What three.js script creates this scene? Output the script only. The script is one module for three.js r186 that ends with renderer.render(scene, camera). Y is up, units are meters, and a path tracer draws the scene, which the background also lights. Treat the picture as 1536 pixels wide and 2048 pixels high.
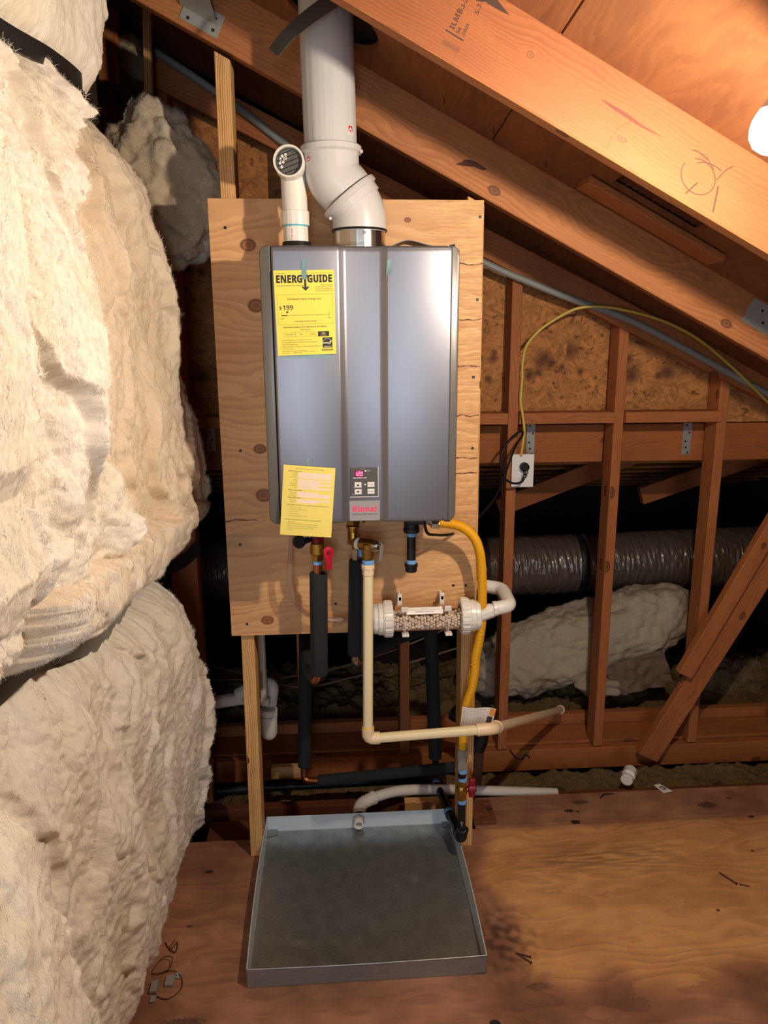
import * as THREE from 'three';
import { RoundedBoxGeometry } from 'three/addons/geometries/RoundedBoxGeometry.js';
import { mergeGeometries, mergeVertices, toCreasedNormals } from 'three/addons/utils/BufferGeometryUtils.js';
import { RectAreaLightUniformsLib } from 'three/addons/lights/RectAreaLightUniformsLib.js';
import { createNoise2D, createNoise3D } from 'simplex-noise';

// ---------------------------------------------------------------- camera, lights, exposure
const scene = new THREE.Scene();
scene.background = new THREE.Color(0x000000);
const renderer = new THREE.WebGLRenderer({ antialias: true });
renderer.toneMapping = THREE.LinearToneMapping;
renderer.toneMappingExposure = 1.62;
renderer.shadowMap.enabled = true;
const rad = Math.PI / 180;
const camera = new THREE.PerspectiveCamera(68.84, 0.75, 0.02, 40);
camera.position.set(0, 1.645, 0);
{
  const pitch = 13.53 * rad, yaw = 3.81 * rad, roll = -0.258 * rad;
  camera.rotation.order = 'YXZ';
  camera.rotation.set(-pitch, -yaw, roll);
}
RectAreaLightUniformsLib.init();
const BULB = new THREE.Vector3(0.6, 1.909, -1.06);        // bare bulb under the roof, the one lamp in view
const BULB_POWER = 2.8, FILL_POWER = 5.4;  // second value drives the invented fill light behind the viewer
const LIGHT = new THREE.Color().setRGB(1, 0.845, 0.67);

// ---------------------------------------------------------------- helpers
const V = (x, y, z) => new THREE.Vector3(x, y, z);
function rngOf(seed) { let a = seed >>> 0; return () => { a = (a + 0x6d2b79f5) | 0; let t = Math.imul(a ^ (a >>> 15), 1 | a); t = (t + Math.imul(t ^ (t >>> 7), 61 | t)) ^ t; return ((t ^ (t >>> 14)) >>> 0) / 4294967296; }; }
const n2 = createNoise2D(rngOf(11)), n3 = createNoise3D(rngOf(23));
const clamp = (x, a = 0, b = 1) => Math.min(b, Math.max(a, x));
const sstep = (a, b, x) => { const t = clamp((x - a) / (b - a)); return t * t * (3 - 2 * t); };
const lerp = (a, b, t) => a + (b - a) * t;
function table(rows, y) {                                  // piecewise linear, rows sorted by first entry
  if (y <= rows[0][0]) return rows[0][1];
  for (let i = 1; i < rows.length; i++) if (y <= rows[i][0]) return lerp(rows[i - 1][1], rows[i][1], (y - rows[i - 1][0]) / (rows[i][0] - rows[i - 1][0]));
  return rows[rows.length - 1][1];
}
const used = {};
function numbered(name) { const k = used[name] = (used[name] ?? -1) + 1; return k ? name + '_' + String(k).padStart(3, '0') : name; }
function shadows(o) { o.traverse((m) => { if (m.isMesh) { m.castShadow = true; m.receiveShadow = true; } }); return o; }
function tag(o, label, category, group, kind) {
  if (label) o.userData.label = label;
  if (category) o.userData.category = category;
  if (group) o.userData.group = group;
  if (kind) o.userData.kind = kind;
  return o;
}
function thing(name, label, category, at = V(0, 0, 0), group) {   // a Group at the thing's base
  const g = new THREE.Group(); g.name = numbered(name); g.position.copy(at); scene.add(g);
  return tag(g, label, category, group);
}
function worldOf(o) { const p = V(0, 0, 0); for (; o && o !== scene; o = o.parent) p.add(o.position); return p; }
function part(parent, name, geo, mat, label) {             // geometry written in room metres
  if (Array.isArray(geo)) geo = merge(geo);
  const w = worldOf(parent); geo.translate(-w.x, -w.y, -w.z);
  const m = new THREE.Mesh(geo, mat); m.name = name; m.castShadow = m.receiveShadow = true; parent.add(m);
  if (label) m.userData.label = label;
  return m;
}
function solo(name, geo, mat, label, category, group, kind) {     // a thing that is one mesh
  if (Array.isArray(geo)) geo = merge(geo);
  geo.computeBoundingBox(); const b = geo.boundingBox, c = V((b.min.x + b.max.x) / 2, b.min.y, (b.min.z + b.max.z) / 2);
  geo.translate(-c.x, -c.y, -c.z);
  const m = new THREE.Mesh(geo, mat); m.name = numbered(name); m.position.copy(c); m.castShadow = m.receiveShadow = true; scene.add(m);
  return tag(m, label, category, group, kind);
}
function merge(list) {
  return mergeGeometries(list.map((g) => {
    const o = g.index ? g.toNonIndexed() : g.clone();
    for (const k of Object.keys(o.attributes)) if (!['position', 'normal', 'uv'].includes(k)) o.deleteAttribute(k);
    if (!o.attributes.uv) o.setAttribute('uv', new THREE.BufferAttribute(new Float32Array(o.attributes.position.count * 2), 2));
    return o;
  }));
}
const Yup = V(0, 1, 0);
function aim(geo, from, dir) { geo.applyQuaternion(new THREE.Quaternion().setFromUnitVectors(Yup, dir.clone().normalize())); return geo.translate(from.x, from.y, from.z); }
// a turned solid: profile [[radius, height] ...] along dir
function turned(profile, from, dir, seg = 32, crease = 35) {
  let g = new THREE.LatheGeometry(profile.map(([r, y]) => new THREE.Vector2(Math.max(r, 1e-5), y)), seg);
  g = toCreasedNormals(g, crease * rad);
  return aim(g, from, dir);
}
function rod(a, b, r, seg = 20, bevel = 0.001) { const L = a.distanceTo(b); bevel = Math.min(bevel, r * 0.4, L * 0.3); return turned([[0, 0], [r - bevel, 0], [r, bevel], [r, L - bevel], [r - bevel, L], [0, L]], a, b.clone().sub(a), seg); }
function hex(a, b, r, bevel = 0.0012) { const L = a.distanceTo(b); return turned([[0, 0], [r * 0.9, 0], [r, bevel], [r, L - bevel], [r * 0.9, L], [0, L]], a, b.clone().sub(a), 6, 20); }
function ring(c, dir, r, thick, seg = 40) { const d = dir.clone().normalize(); return turned([[r - 0.004, 0], [r - 0.001, 0], [r, 0.0012], [r, thick - 0.0012], [r - 0.001, thick], [r - 0.004, thick]], c.clone().addScaledVector(d, -thick / 2), d, seg); }
// pipe through points with rounded bends
function bends(pts, bendR) {
  const path = new THREE.CurvePath(); let last = pts[0];
  for (let i = 1; i < pts.length - 1; i++) {
    const a = pts[i - 1], b = pts[i], c = pts[i + 1], r = Math.min(bendR, a.distanceTo(b) * 0.49, b.distanceTo(c) * 0.49);
    const p = b.clone().lerp(a, r / a.distanceTo(b)), q = b.clone().lerp(c, r / b.distanceTo(c));
    if (last.distanceTo(p) > 1e-5) path.add(new THREE.LineCurve3(last, p));
    path.add(new THREE.QuadraticBezierCurve3(p, b, q)); last = q;
  }
  path.add(new THREE.LineCurve3(last, pts[pts.length - 1]));
  return path;
}
function pipe(pts, r, bendR = 0.03, seg = 18, n = 0) { const c = pts.length === 2 ? new THREE.LineCurve3(pts[0], pts[1]) : bends(pts, bendR); return new THREE.TubeGeometry(c, n || Math.max(8, Math.ceil(c.getLength() / 0.008)), r, seg); }
function cable(pts, r, seg = 10, n = 0) { const c = new THREE.CatmullRomCurve3(pts, false, 'centripetal'); return new THREE.TubeGeometry(c, n || Math.ceil(c.getLength() / 0.006), r, seg); }
function box(x0, x1, y0, y1, z0, z1, bevel = 0.0015) {
  const g = new RoundedBoxGeometry(x1 - x0, y1 - y0, z1 - z0, 1, Math.min(bevel, (x1 - x0) * 0.45, (y1 - y0) * 0.45, (z1 - z0) * 0.45));
  return g.translate((x0 + x1) / 2, (y0 + y1) / 2, (z0 + z1) / 2);
}
// a length of sawn lumber from a to b; w is its size along side, t the other; uv run in metres with the grain along the length
let boardSeed = 1;
function lumber(a, b, side, w, t, cutA = 0, cutB = 0, bevel = 0.0022) {
  const L = a.distanceTo(b), r = rngOf(boardSeed++ * 977), u0 = r() * 7, v0 = r() * 5;
  const s = [[-w / 2 + bevel, -t / 2], [w / 2 - bevel, -t / 2], [w / 2, -t / 2 + bevel], [w / 2, t / 2 - bevel], [w / 2 - bevel, t / 2], [-w / 2 + bevel, t / 2], [-w / 2, t / 2 - bevel], [-w / 2, -t / 2 + bevel]];
  const pos = [], uv = [], n = Math.max(1, Math.ceil(L / 0.12)), bow = (r() - 0.5) * 0.003, P = (i, k) => { const f = k / n, x = lerp(cutA * s[i][0], L + cutB * s[i][0], f); return [x, s[i][0] + bow * Math.sin(Math.PI * f), s[i][1]]; };
  let v = v0;
  for (let i = 0; i < 8; i++) {
    const j = (i + 1) % 8, dv = Math.hypot(s[j][0] - s[i][0], s[j][1] - s[i][1]);
    for (let k = 0; k < n; k++) {
      const q = [P(i, k), P(j, k), P(j, k + 1), P(i, k + 1)], c = [[q[0][0] + u0, v], [q[1][0] + u0, v + dv], [q[2][0] + u0, v + dv], [q[3][0] + u0, v]];
      for (const m of [0, 2, 1, 0, 3, 2]) { pos.push(...q[m]); uv.push(...c[m]); }
    }
    v += dv;
  }
  for (const [k, flip] of [[0, 0], [n, 1]]) for (let i = 1; i < 7; i++) for (const m of flip ? [0, i, i + 1] : [0, i + 1, i]) { const p = P(m, k); pos.push(...p); uv.push(u0 + p[1] * 0.2, v0 + p[2]); }
  let g = new THREE.BufferGeometry(); g.setAttribute('position', new THREE.Float32BufferAttribute(pos, 3)); g.setAttribute('uv', new THREE.Float32BufferAttribute(uv, 2));
  g.computeVertexNormals();
  const X = b.clone().sub(a).normalize(), Y = side.clone().addScaledVector(X, -side.dot(X)).normalize(), Z = X.clone().cross(Y);
  return g.applyMatrix4(new THREE.Matrix4().makeBasis(X, Y, Z).setPosition(a));
}
// sheet of paper, tape or sheet metal: corners in order top-left, top-right, bottom-right, bottom-left; bulge(u, v) lifts it
function sheet(c, nu, nv, thick, bulge = () => 0) {
  const N = c[1].clone().sub(c[0]).cross(c[3].clone().sub(c[0])).normalize().negate(), pos = [], uv = [], idx = [];
  for (const side of [0, 1]) for (let j = 0; j <= nv; j++) for (let i = 0; i <= nu; i++) {
    const u = i / nu, v = j / nv, p = c[0].clone().lerp(c[1], u).lerp(c[3].clone().lerp(c[2], u), v).addScaledVector(N, bulge(u, v) - side * thick);
    pos.push(p.x, p.y, p.z); uv.push(u, 1 - v);
  }
  const w = nu + 1, M = w * (nv + 1), at = (s, i, j) => s * M + j * w + i;
  for (let j = 0; j < nv; j++) for (let i = 0; i < nu; i++) {
    idx.push(at(0, i, j), at(0, i, j + 1), at(0, i + 1, j), at(0, i + 1, j), at(0, i, j + 1), at(0, i + 1, j + 1));
    idx.push(at(1, i, j), at(1, i + 1, j), at(1, i, j + 1), at(1, i + 1, j), at(1, i + 1, j + 1), at(1, i, j + 1));
  }
  const rim = []; for (let i = 0; i < nu; i++) rim.push([i, 0]); for (let j = 0; j < nv; j++) rim.push([nu, j]); for (let i = nu; i > 0; i--) rim.push([i, nv]); for (let j = nv; j > 0; j--) rim.push([0, j]);
  rim.forEach(([i, j], k) => { const [m, n] = rim[(k + 1) % rim.length]; idx.push(at(0, i, j), at(0, m, n), at(1, i, j), at(1, i, j), at(0, m, n), at(1, m, n)); });
  const g = new THREE.BufferGeometry(); g.setAttribute('position', new THREE.Float32BufferAttribute(pos, 3)); g.setAttribute('uv', new THREE.Float32BufferAttribute(uv, 2)); g.setIndex(idx);
  return toCreasedNormals(g.toNonIndexed(), 30 * rad);
}
// flat band that follows points, its width along side
function band(pts, side, width, thick, n = 40) {
  const c = new THREE.CatmullRomCurve3(pts), pos = [], idx = [], uv = [];
  for (let i = 0; i <= n; i++) {
    const p = c.getPoint(i / n), T = c.getTangent(i / n), S = (typeof side === 'function' ? side(i / n) : side).clone(); S.addScaledVector(T, -S.dot(T)).normalize(); const N = T.clone().cross(S);
    for (const [a, b] of [[-1, -1], [1, -1], [1, 1], [-1, 1]]) { const q = p.clone().addScaledVector(S, a * width / 2).addScaledVector(N, b * thick / 2); pos.push(q.x, q.y, q.z); uv.push(i / n, a); }
  }
  for (let i = 0; i < n; i++) for (let k = 0; k < 4; k++) { const a = i * 4 + k, b = i * 4 + (k + 1) % 4; idx.push(a, b, a + 4, b, b + 4, a + 4); }
  idx.push(0, 2, 1, 0, 3, 2); const e = n * 4; idx.push(e, e + 1, e + 2, e, e + 2, e + 3);
  const g = new THREE.BufferGeometry(); g.setAttribute('position', new THREE.Float32BufferAttribute(pos, 3)); g.setAttribute('uv', new THREE.Float32BufferAttribute(uv, 2)); g.setIndex(idx);
  return toCreasedNormals(g.toNonIndexed(), 40 * rad);
}

// ---------------------------------------------------------------- procedural textures
function texOf(canvas, L, W, wrap = THREE.MirroredRepeatWrapping) {
  const t = new THREE.CanvasTexture(canvas); t.colorSpace = THREE.SRGBColorSpace; t.wrapS = t.wrapT = wrap; t.magFilter = THREE.LinearFilter;
  if (L) t.repeat.set(1 / L, 1 / W);
  return t;
}
function paint(w, h, f) {
  const c = document.createElement('canvas'); c.width = w; c.height = h; const g = c.getContext('2d'), im = g.createImageData(w, h), d = im.data, o = [0, 0, 0];
  for (let y = 0, i = 0; y < h; y++) for (let x = 0; x < w; x++, i += 4) { f(x / w, y / h, o); d[i] = clamp(o[0], 0, 255); d[i + 1] = clamp(o[1], 0, 255); d[i + 2] = clamp(o[2], 0, 255); d[i + 3] = 255; }
  g.putImageData(im, 0, 0); return c;
}
// sawn or peeled wood, L x W metres, grain along x
function woodCanvas({ w, h, L, W, light, dark, rings, warp = 0.02, contrast = 0.6, fibre = 0.12, blotch = 0.15, knots = [], knotColor = [92, 50, 26], seed = 0, sharp = 0.6, stain = null }) {
  return paint(w, h, (fx, fy, o) => {
    const u = fx * L, v = fy * W; let ve = v + warp * n2(u * 1.1 + seed, v * 3.5 + seed) + warp * 0.35 * n2(u * 3.7 + seed, v * 11) + warp * 0.06 * n2(u * 14 + seed, v * 60), kd = 9;
    for (const [ku, kv, kr, el = 1.6] of knots) {
      const du = (u - ku) / el, dv = v - kv, d = Math.hypot(du, dv) / kr;
      if (d < 9) { const e = Math.exp(-d * d / 6); ve = lerp(ve, kv + Math.sign(dv) * kr * 0.15 + (ve - kv) * 0.25, e); if (d < kd) kd = d; }
    }
    const p = ve * rings + 40, t = p - Math.floor(p), late = sstep(sharp - 0.45, sharp + 0.3, t) * (1 - sstep(0.93, 1, t));
    const f = n2(u * 7 + seed, v * 800) * 0.6 + n2(u * 26, v * 1500 + seed) * 0.4, b = n2(u * 1.7 + seed * 2, v * 5) * 0.65 + n2(u * 6, v * 16 + seed) * 0.35;
    let m = clamp(late * contrast * (0.75 + 0.35 * n2(u * 0.8 + seed, ve * 30)) + f * fibre + b * blotch + 0.12);
    for (let k = 0; k < 3; k++) o[k] = lerp(light[k], dark[k], m);
    if (kd < 1.25) { const a = 1 - sstep(0.85, 1.25, kd), rr = 0.86 + 0.16 * Math.sin(kd * 14 + 2 * f) + 0.15 * f - 0.3 * Math.exp(-(((kd - 0.95) / 0.14) ** 2)) - 0.25 * Math.exp(-((kd / 0.22) ** 2)); for (let k = 0; k < 3; k++) o[k] = lerp(o[k], knotColor[k] * rr, a * 0.9); }
    o[1] *= 0.968; o[2] *= 0.93; if (stain) stain(u, v, o);
  });
}
const firOpts = { w: 2048, h: 512, L: 2, W: 0.5, light: [174, 114, 66], dark: [124, 72, 38], rings: 95, warp: 0.03, contrast: 0.42, fibre: 0.14, blotch: 0.22, knotColor: [128, 76, 42], seed: 3,
  knots: [[0.35, 0.12, 0.013], [1.05, 0.3, 0.016], [1.62, 0.08, 0.011], [0.8, 0.42, 0.012], [1.4, 0.22, 0.009], [1.85, 0.4, 0.014]] };
const firCanvas = woodCanvas(firOpts);
const pineCanvas = woodCanvas({ w: 1024, h: 256, L: 1, W: 0.25, light: [228, 192, 134], dark: [152, 98, 46], rings: 150, warp: 0.012, contrast: 0.9, fibre: 0.1, blotch: 0.12, knots: [[0.62, 0.14, 0.008]], seed: 8, sharp: 0.62 });
const sheathCanvas = woodCanvas({ w: 2048, h: 1024, L: 2.4, W: 1.2, light: [134, 84, 46], dark: [96, 55, 28], rings: 26, warp: 0.10, contrast: 0.3, fibre: 0.2, blotch: 0.35, seed: 15, knots: [[0.5, 0.3, 0.02], [1.7, 0.8, 0.018], [1.1, 0.95, 0.015]], sharp: 0.5 });
const PLY = { x0: -0.315, x1: 0.409, y0: 0.771, y1: 1.984 };
const plyCanvas = woodCanvas({ w: 1024, h: 1696, L: 0.724, W: 1.213, light: [214, 172, 124], dark: [166, 112, 70], rings: 40, warp: 0.045, contrast: 0.36, fibre: 0.14, blotch: 0.2, seed: 41, sharp: 0.55, knotColor: [158, 98, 56],
  knots: [[0.099, 0.114, 0.015, 1.35], [0.113, 0.268, 0.017, 1.2], [0.107, 0.655, 0.013, 1.3], [0.112, 0.788, 0.018, 1.2], [0.107, 1.166, 0.013, 1.4], [0.36, 0.93, 0.010, 1.3], [0.52, 0.05, 0.006, 1.5]],
  stain: (u, v, o) => {
    const r = sstep(0.5, 0.62, u + 0.03 * n2(v * 5, 3)); const rough = n2(u * 9, v * 120) * 0.5 + n2(u * 30, v * 300) * 0.5;
    if (r > 0) { const k = 1 + r * 0.13 * rough; o[0] *= k; o[1] *= k; o[2] *= k * (1 - 0.04 * r); }
    for (const [cv, a, b] of [[0.128, 0.47, 0.66], [0.16, 0.64, 0.724], [0.305, 0.62, 0.724], [0.43, 0.64, 0.724], [0.57, 0.645, 0.724], [0.69, 0.62, 0.724], [0.735, 0.66, 0.724], [0.86, 0.0, 0.09]]) {
      const d = Math.abs(v - cv - 0.004 * n2(u * 20, cv * 40)); if (u > a && u < b && d < 0.0016) { const k = 0.45 + 0.3 * n2(u * 60, cv * 9); o[0] *= k + 0.1; o[1] *= k; o[2] *= k; }
    }
    if (u < 0.1 && v > 0.9 && v < 0.96) { const g = 0.35 * sstep(0.1, 0.02, u) * sstep(0.96, 0.93, v); o[0] = lerp(o[0], 130, g); o[1] = lerp(o[1], 118, g); o[2] = lerp(o[2], 96, g); }
  } });
const floorStains = [[0.80, -2.27, 0.016, 0.007, 0.9], [0.83, -2.262, 0.006, 0.004, 0.9], [0.803, -2.208, 0.016, 0.009, 0.95], [0.855, -2.315, 0.032, 0.012, 0.45], [1.30, -2.265, 0.032, 0.017, 0.5], [1.62, -2.33, 0.04, 0.017, 0.35], [1.42, -2.19, 0.01, 0.006, 0.8], [1.40, -2.3, 0.008, 0.004, 0.8], [1.5, -2.16, 0.012, 0.008, 0.4], [1.33, -2.02, 0.006, 0.004, 0.8], [1.09, -1.78, 0.006, 0.004, 0.7], [0.36, -1.45, 0.02, 0.012, 0.45], [0.50, -1.56, 0.03, 0.012, 0.25], [-0.42, -2.05, 0.014, 0.008, 0.7], [-0.37, -2.2, 0.008, 0.006, 0.7], [-0.44, -1.83, 0.008, 0.005, 0.6], [-0.40, -1.52, 0.05, 0.012, 0.4], [-0.38, -1.47, 0.012, 0.008, 0.5]];
const floorCanvas = woodCanvas({ w: 2048, h: 2048, L: 2.4, W: 2.4, light: [204, 156, 120], dark: [150, 106, 78], rings: 15, warp: 0.13, contrast: 0.36, fibre: 0.16, blotch: 0.35, seed: 61, sharp: 0.5,
  stain: (u, v, o) => {
    const x = u - 0.7, z = v - 2.4, pale = sstep(0.42, 0.5, x + 0.05 * n2(z * 3, 1)) * sstep(-2.22, -2.16, z) * sstep(-1.5, -1.62, z + 0.05 * n2(x * 4, 8));
    const dirt = clamp(0.5 + 0.6 * n2(x * 2.6 + 4, z * 2.6) + 0.3 * n2(x * 9, z * 9)) * (1 - 0.75 * pale);
    const k = (0.84 + 0.22 * pale) * (1 - 0.2 * dirt); o[0] *= k; o[1] *= k * (0.97 + 0.03 * pale - 0.04 * dirt); o[2] *= k * (1 - 0.06 * dirt - 0.12 * pale);
    const mould = sstep(0.45, 0.75, x) * sstep(1.25, 0.9, x) * Math.exp(-(((z + 2.02) / 0.07) ** 2)) * clamp(0.35 + 0.8 * n2(x * 7, z * 60)); o[0] = lerp(o[0], 96, mould * 0.55); o[1] = lerp(o[1], 74, mould * 0.5); o[2] = lerp(o[2], 48, mould * 0.5);
    const grime = sstep(0.62, 0.38, x) * sstep(0.36, 0.42, x) * Math.exp(-(((z + 1.72) / 0.12) ** 2)) * clamp(0.4 + 0.9 * n2(x * 24, z * 24)); for (let c = 0; c < 3; c++) o[c] *= 1 - 0.45 * grime;
    for (const [sx, sz, rx, rz, a] of floorStains) { const d = Math.hypot((x - sx) / rx, (z - sz) / rz) + 0.35 * n2(x * 90, z * 90); if (d < 1.2) { const m = a * (1 - sstep(0.8, 1.2, d)); o[0] = lerp(o[0], 30, m); o[1] = lerp(o[1], 22, m); o[2] = lerp(o[2], 18, m); } }
    const sp = n2(x * 150, z * 150); if (sp > 0.93) for (let c = 0; c < 3; c++) o[c] += 40;
  } });
function osbCanvas() {
  const c = document.createElement('canvas'), S = 1024; c.width = c.height = S; const g = c.getContext('2d'), r = rngOf(5); g.fillStyle = 'rgb(112,68,34)'; g.fillRect(0, 0, S, S);
  for (let i = 0; i < 6500; i++) {
    const x = r() * S, y = r() * S, l = 26 + r() * 64, w = 5 + r() * 15, a = (r() - 0.5) * 2.8, k = 0.8 + 0.32 * r(), e = [r(), r(), r(), r()], col = `rgba(${(186 * k) | 0},${(122 * k) | 0},${(66 * k) | 0},0.75)`;
    for (const ox of x < 60 ? [0, S] : x > S - 60 ? [0, -S] : [0]) for (const oy of y < 60 ? [0, S] : y > S - 60 ? [0, -S] : [0]) {
      g.save(); g.translate(x + ox, y + oy); g.rotate(a); g.fillStyle = col; g.beginPath(); g.moveTo(-l / 2, -w / 2 + e[0] * 4); g.lineTo(l / 2, -w / 2); g.lineTo(l / 2 - e[1] * 8, w / 2); g.lineTo(-l / 2 + e[2] * 8, w / 2 - e[3] * 4); g.closePath(); g.fill();
      g.strokeStyle = 'rgba(84,46,22,0.3)'; g.lineWidth = 1.2; g.beginPath(); g.moveTo(-l * 0.45, w * (e[0] - 0.5) * 0.8); g.lineTo(l * 0.45, w * (e[1] - 0.5) * 0.8); g.stroke(); g.restore();
    }
  }
  for (let i = 0; i < 46; i++) { const x = r() * S, y = (r() < 0.5 ? 0.86 : 0.3) * S + (r() - 0.5) * 180, R = 14 + r() * 40; const gr = g.createRadialGradient(x, y, 0, x, y, R); gr.addColorStop(0, 'rgba(58,28,16,0.75)'); gr.addColorStop(1, 'rgba(58,28,16,0)'); g.fillStyle = gr; g.fillRect(x - R, y - R, 2 * R, 2 * R); }
  return c;
}
const std = (o) => new THREE.MeshStandardMaterial({ roughness: 0.8, ...o });
const phys = (o) => new THREE.MeshPhysicalMaterial({ roughness: 0.5, ...o });
const bumpOf = (canvas, L, W) => { const t = texOf(canvas, L, W); t.colorSpace = THREE.NoColorSpace; return t; };
const M = {
  fir: std({ map: texOf(firCanvas, 2, 0.5), roughness: 0.72, bumpMap: bumpOf(firCanvas, 2, 0.5), bumpScale: 0.0008 }),
  firRed: std({ map: texOf(firCanvas, 2, 0.5), color: 0xfff0e2, roughness: 0.75 }),
  firDark: std({ map: texOf(firCanvas, 2, 0.5), color: 0x9a8478, roughness: 0.85 }),
  firBeam: std({ map: texOf(firCanvas, 2, 0.5), color: 0xf2dcb8, roughness: 0.75 }),
  pine: std({ map: texOf(pineCanvas, 1, 0.25), roughness: 0.65, bumpMap: bumpOf(pineCanvas, 1, 0.25), bumpScale: 0.0005 }),
  sheath: std({ map: texOf(sheathCanvas, 2.4, 1.2), roughness: 0.8 }),
  ply: std({ map: texOf(plyCanvas, 0, 0, THREE.ClampToEdgeWrapping), roughness: 0.62, bumpMap: (() => { const t = texOf(plyCanvas, 0, 0, THREE.ClampToEdgeWrapping); t.colorSpace = THREE.NoColorSpace; return t; })(), bumpScale: 0.0012 }),
  plyEdge: std({ color: 0xb98d5c, roughness: 0.8 }),
  floor: std({ map: texOf(floorCanvas, 2.4, 2.4), roughness: 0.55 }),
  osb: std({ map: texOf(osbCanvas(), 0.9, 0.9, THREE.RepeatWrapping), roughness: 0.85 }),
  shell: std({ color: 0x3a2a20, roughness: 0.95 }),
  black: std({ color: 0x0d0c0c, roughness: 0.55 }),
  rubber: std({ color: 0x17181a, roughness: 0.8 }),
  foam: std({ color: 0x1c1e20, roughness: 0.92 }),
  iron: std({ color: 0x161517, roughness: 0.45, metalness: 0.3 }),
  steel: std({ color: 0xb9b4ac, roughness: 0.25, metalness: 1 }),
  zinc: std({ color: 0xa6a6a0, roughness: 0.42, metalness: 0.5 }),
  brass: std({ color: 0xa8823c, roughness: 0.32, metalness: 0.95 }),
  copper: std({ color: 0xb06a42, roughness: 0.35, metalness: 0.95 }),
  blueTape: std({ color: 0x6f9fd0, roughness: 0.55 }),
  whiteTape: std({ color: 0xf2efe8, roughness: 0.6 }),
  pvc: phys({ color: 0xdad5cb, roughness: 0.32 }),
  pvcDusty: std({ color: 0xcac1b6, roughness: 0.6 }),
  ppWhite: phys({ color: 0xbfbcb9, roughness: 0.28, clearcoat: 0.15, clearcoatRoughness: 0.2 }),
  cream: phys({ color: 0xe8d8ac, roughness: 0.38 }),
  creamFit: phys({ color: 0xead0a8, roughness: 0.4 }),
  red: phys({ color: 0xb3122f, roughness: 0.4 }),
  redDark: phys({ color: 0x7d0c20, roughness: 0.45 }),
  yellow: phys({ color: 0xe0a416, roughness: 0.35 }),
  nm: std({ color: 0xc9ae4e, roughness: 0.5 }),
  conduit: std({ color: 0x8d8d88, roughness: 0.55, metalness: 0.1 }),
  plate: phys({ color: 0xe9e4e0, roughness: 0.4 }),
  greyPlastic: phys({ color: 0x5d5b58, roughness: 0.45 }),
  darkGrey: phys({ color: 0x4a4946, roughness: 0.5 }),
  clear: phys({ color: 0xf6f3ee, roughness: 0.06, transmission: 1, thickness: 0, ior: 1.45 }),
  hazyTube: phys({ color: 0xe8d8cc, roughness: 0.2, transmission: 0.85, thickness: 0 }),
  bead: std({ color: 0xe6d6c8, roughness: 0.7 }),
  rust: std({ color: 0x4a2a1a, roughness: 0.9 }),
  kraft: std({ color: 0x6e5644, roughness: 0.8 }),
};
const woolBump = (() => { const c = paint(1024, 1024, (x, y, o) => { const u = x * 0.8, v = y * 0.8; const s = 128 + 40 * n2(u * 34 + 1.2 * n2(u * 9, v * 9), v * 22) + 45 * n2(u * 90, v * 60) + 30 * n2(u * 420, v * 300); o[0] = o[1] = o[2] = s; }); const t = texOf(c, 0.8, 0.8); t.colorSpace = THREE.NoColorSpace; return t; })();
const woolCanvas = paint(1024, 1024, (x, y, o) => { const u = x * 0.8, v = y * 0.8, a = 0.5 + 0.5 * n2(u * 5 + 3, v * 2.2), b = 0.5 + 0.5 * n2(u * 30, v * 9), c = n2(u * 160, v * 60); o[0] = 236 - 8 * a - 6 * b + 4 * c; o[1] = 230 - 11 * a - 8 * b + 4 * c; o[2] = 221 - 20 * a - 10 * b + 4 * c; });
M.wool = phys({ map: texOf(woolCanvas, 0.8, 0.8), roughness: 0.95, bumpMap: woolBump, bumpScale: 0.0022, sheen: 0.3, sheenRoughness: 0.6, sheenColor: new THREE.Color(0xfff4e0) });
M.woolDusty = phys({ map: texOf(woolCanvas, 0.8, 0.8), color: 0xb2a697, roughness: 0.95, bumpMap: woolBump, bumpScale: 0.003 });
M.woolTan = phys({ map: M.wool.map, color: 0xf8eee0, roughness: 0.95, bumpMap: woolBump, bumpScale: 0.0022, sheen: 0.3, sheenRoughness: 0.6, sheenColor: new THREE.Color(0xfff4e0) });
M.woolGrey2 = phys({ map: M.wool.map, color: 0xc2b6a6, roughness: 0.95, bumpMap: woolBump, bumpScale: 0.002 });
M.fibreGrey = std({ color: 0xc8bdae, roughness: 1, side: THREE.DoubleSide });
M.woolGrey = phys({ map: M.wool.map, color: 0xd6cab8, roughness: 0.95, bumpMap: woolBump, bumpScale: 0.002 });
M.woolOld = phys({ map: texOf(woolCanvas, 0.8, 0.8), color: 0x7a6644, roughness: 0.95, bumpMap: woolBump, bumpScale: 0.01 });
M.fibreDusty = std({ color: 0xb6aa9a, roughness: 1, side: THREE.DoubleSide });
M.fibre = std({ color: 0xf6f0e6, roughness: 1, side: THREE.DoubleSide });

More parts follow.
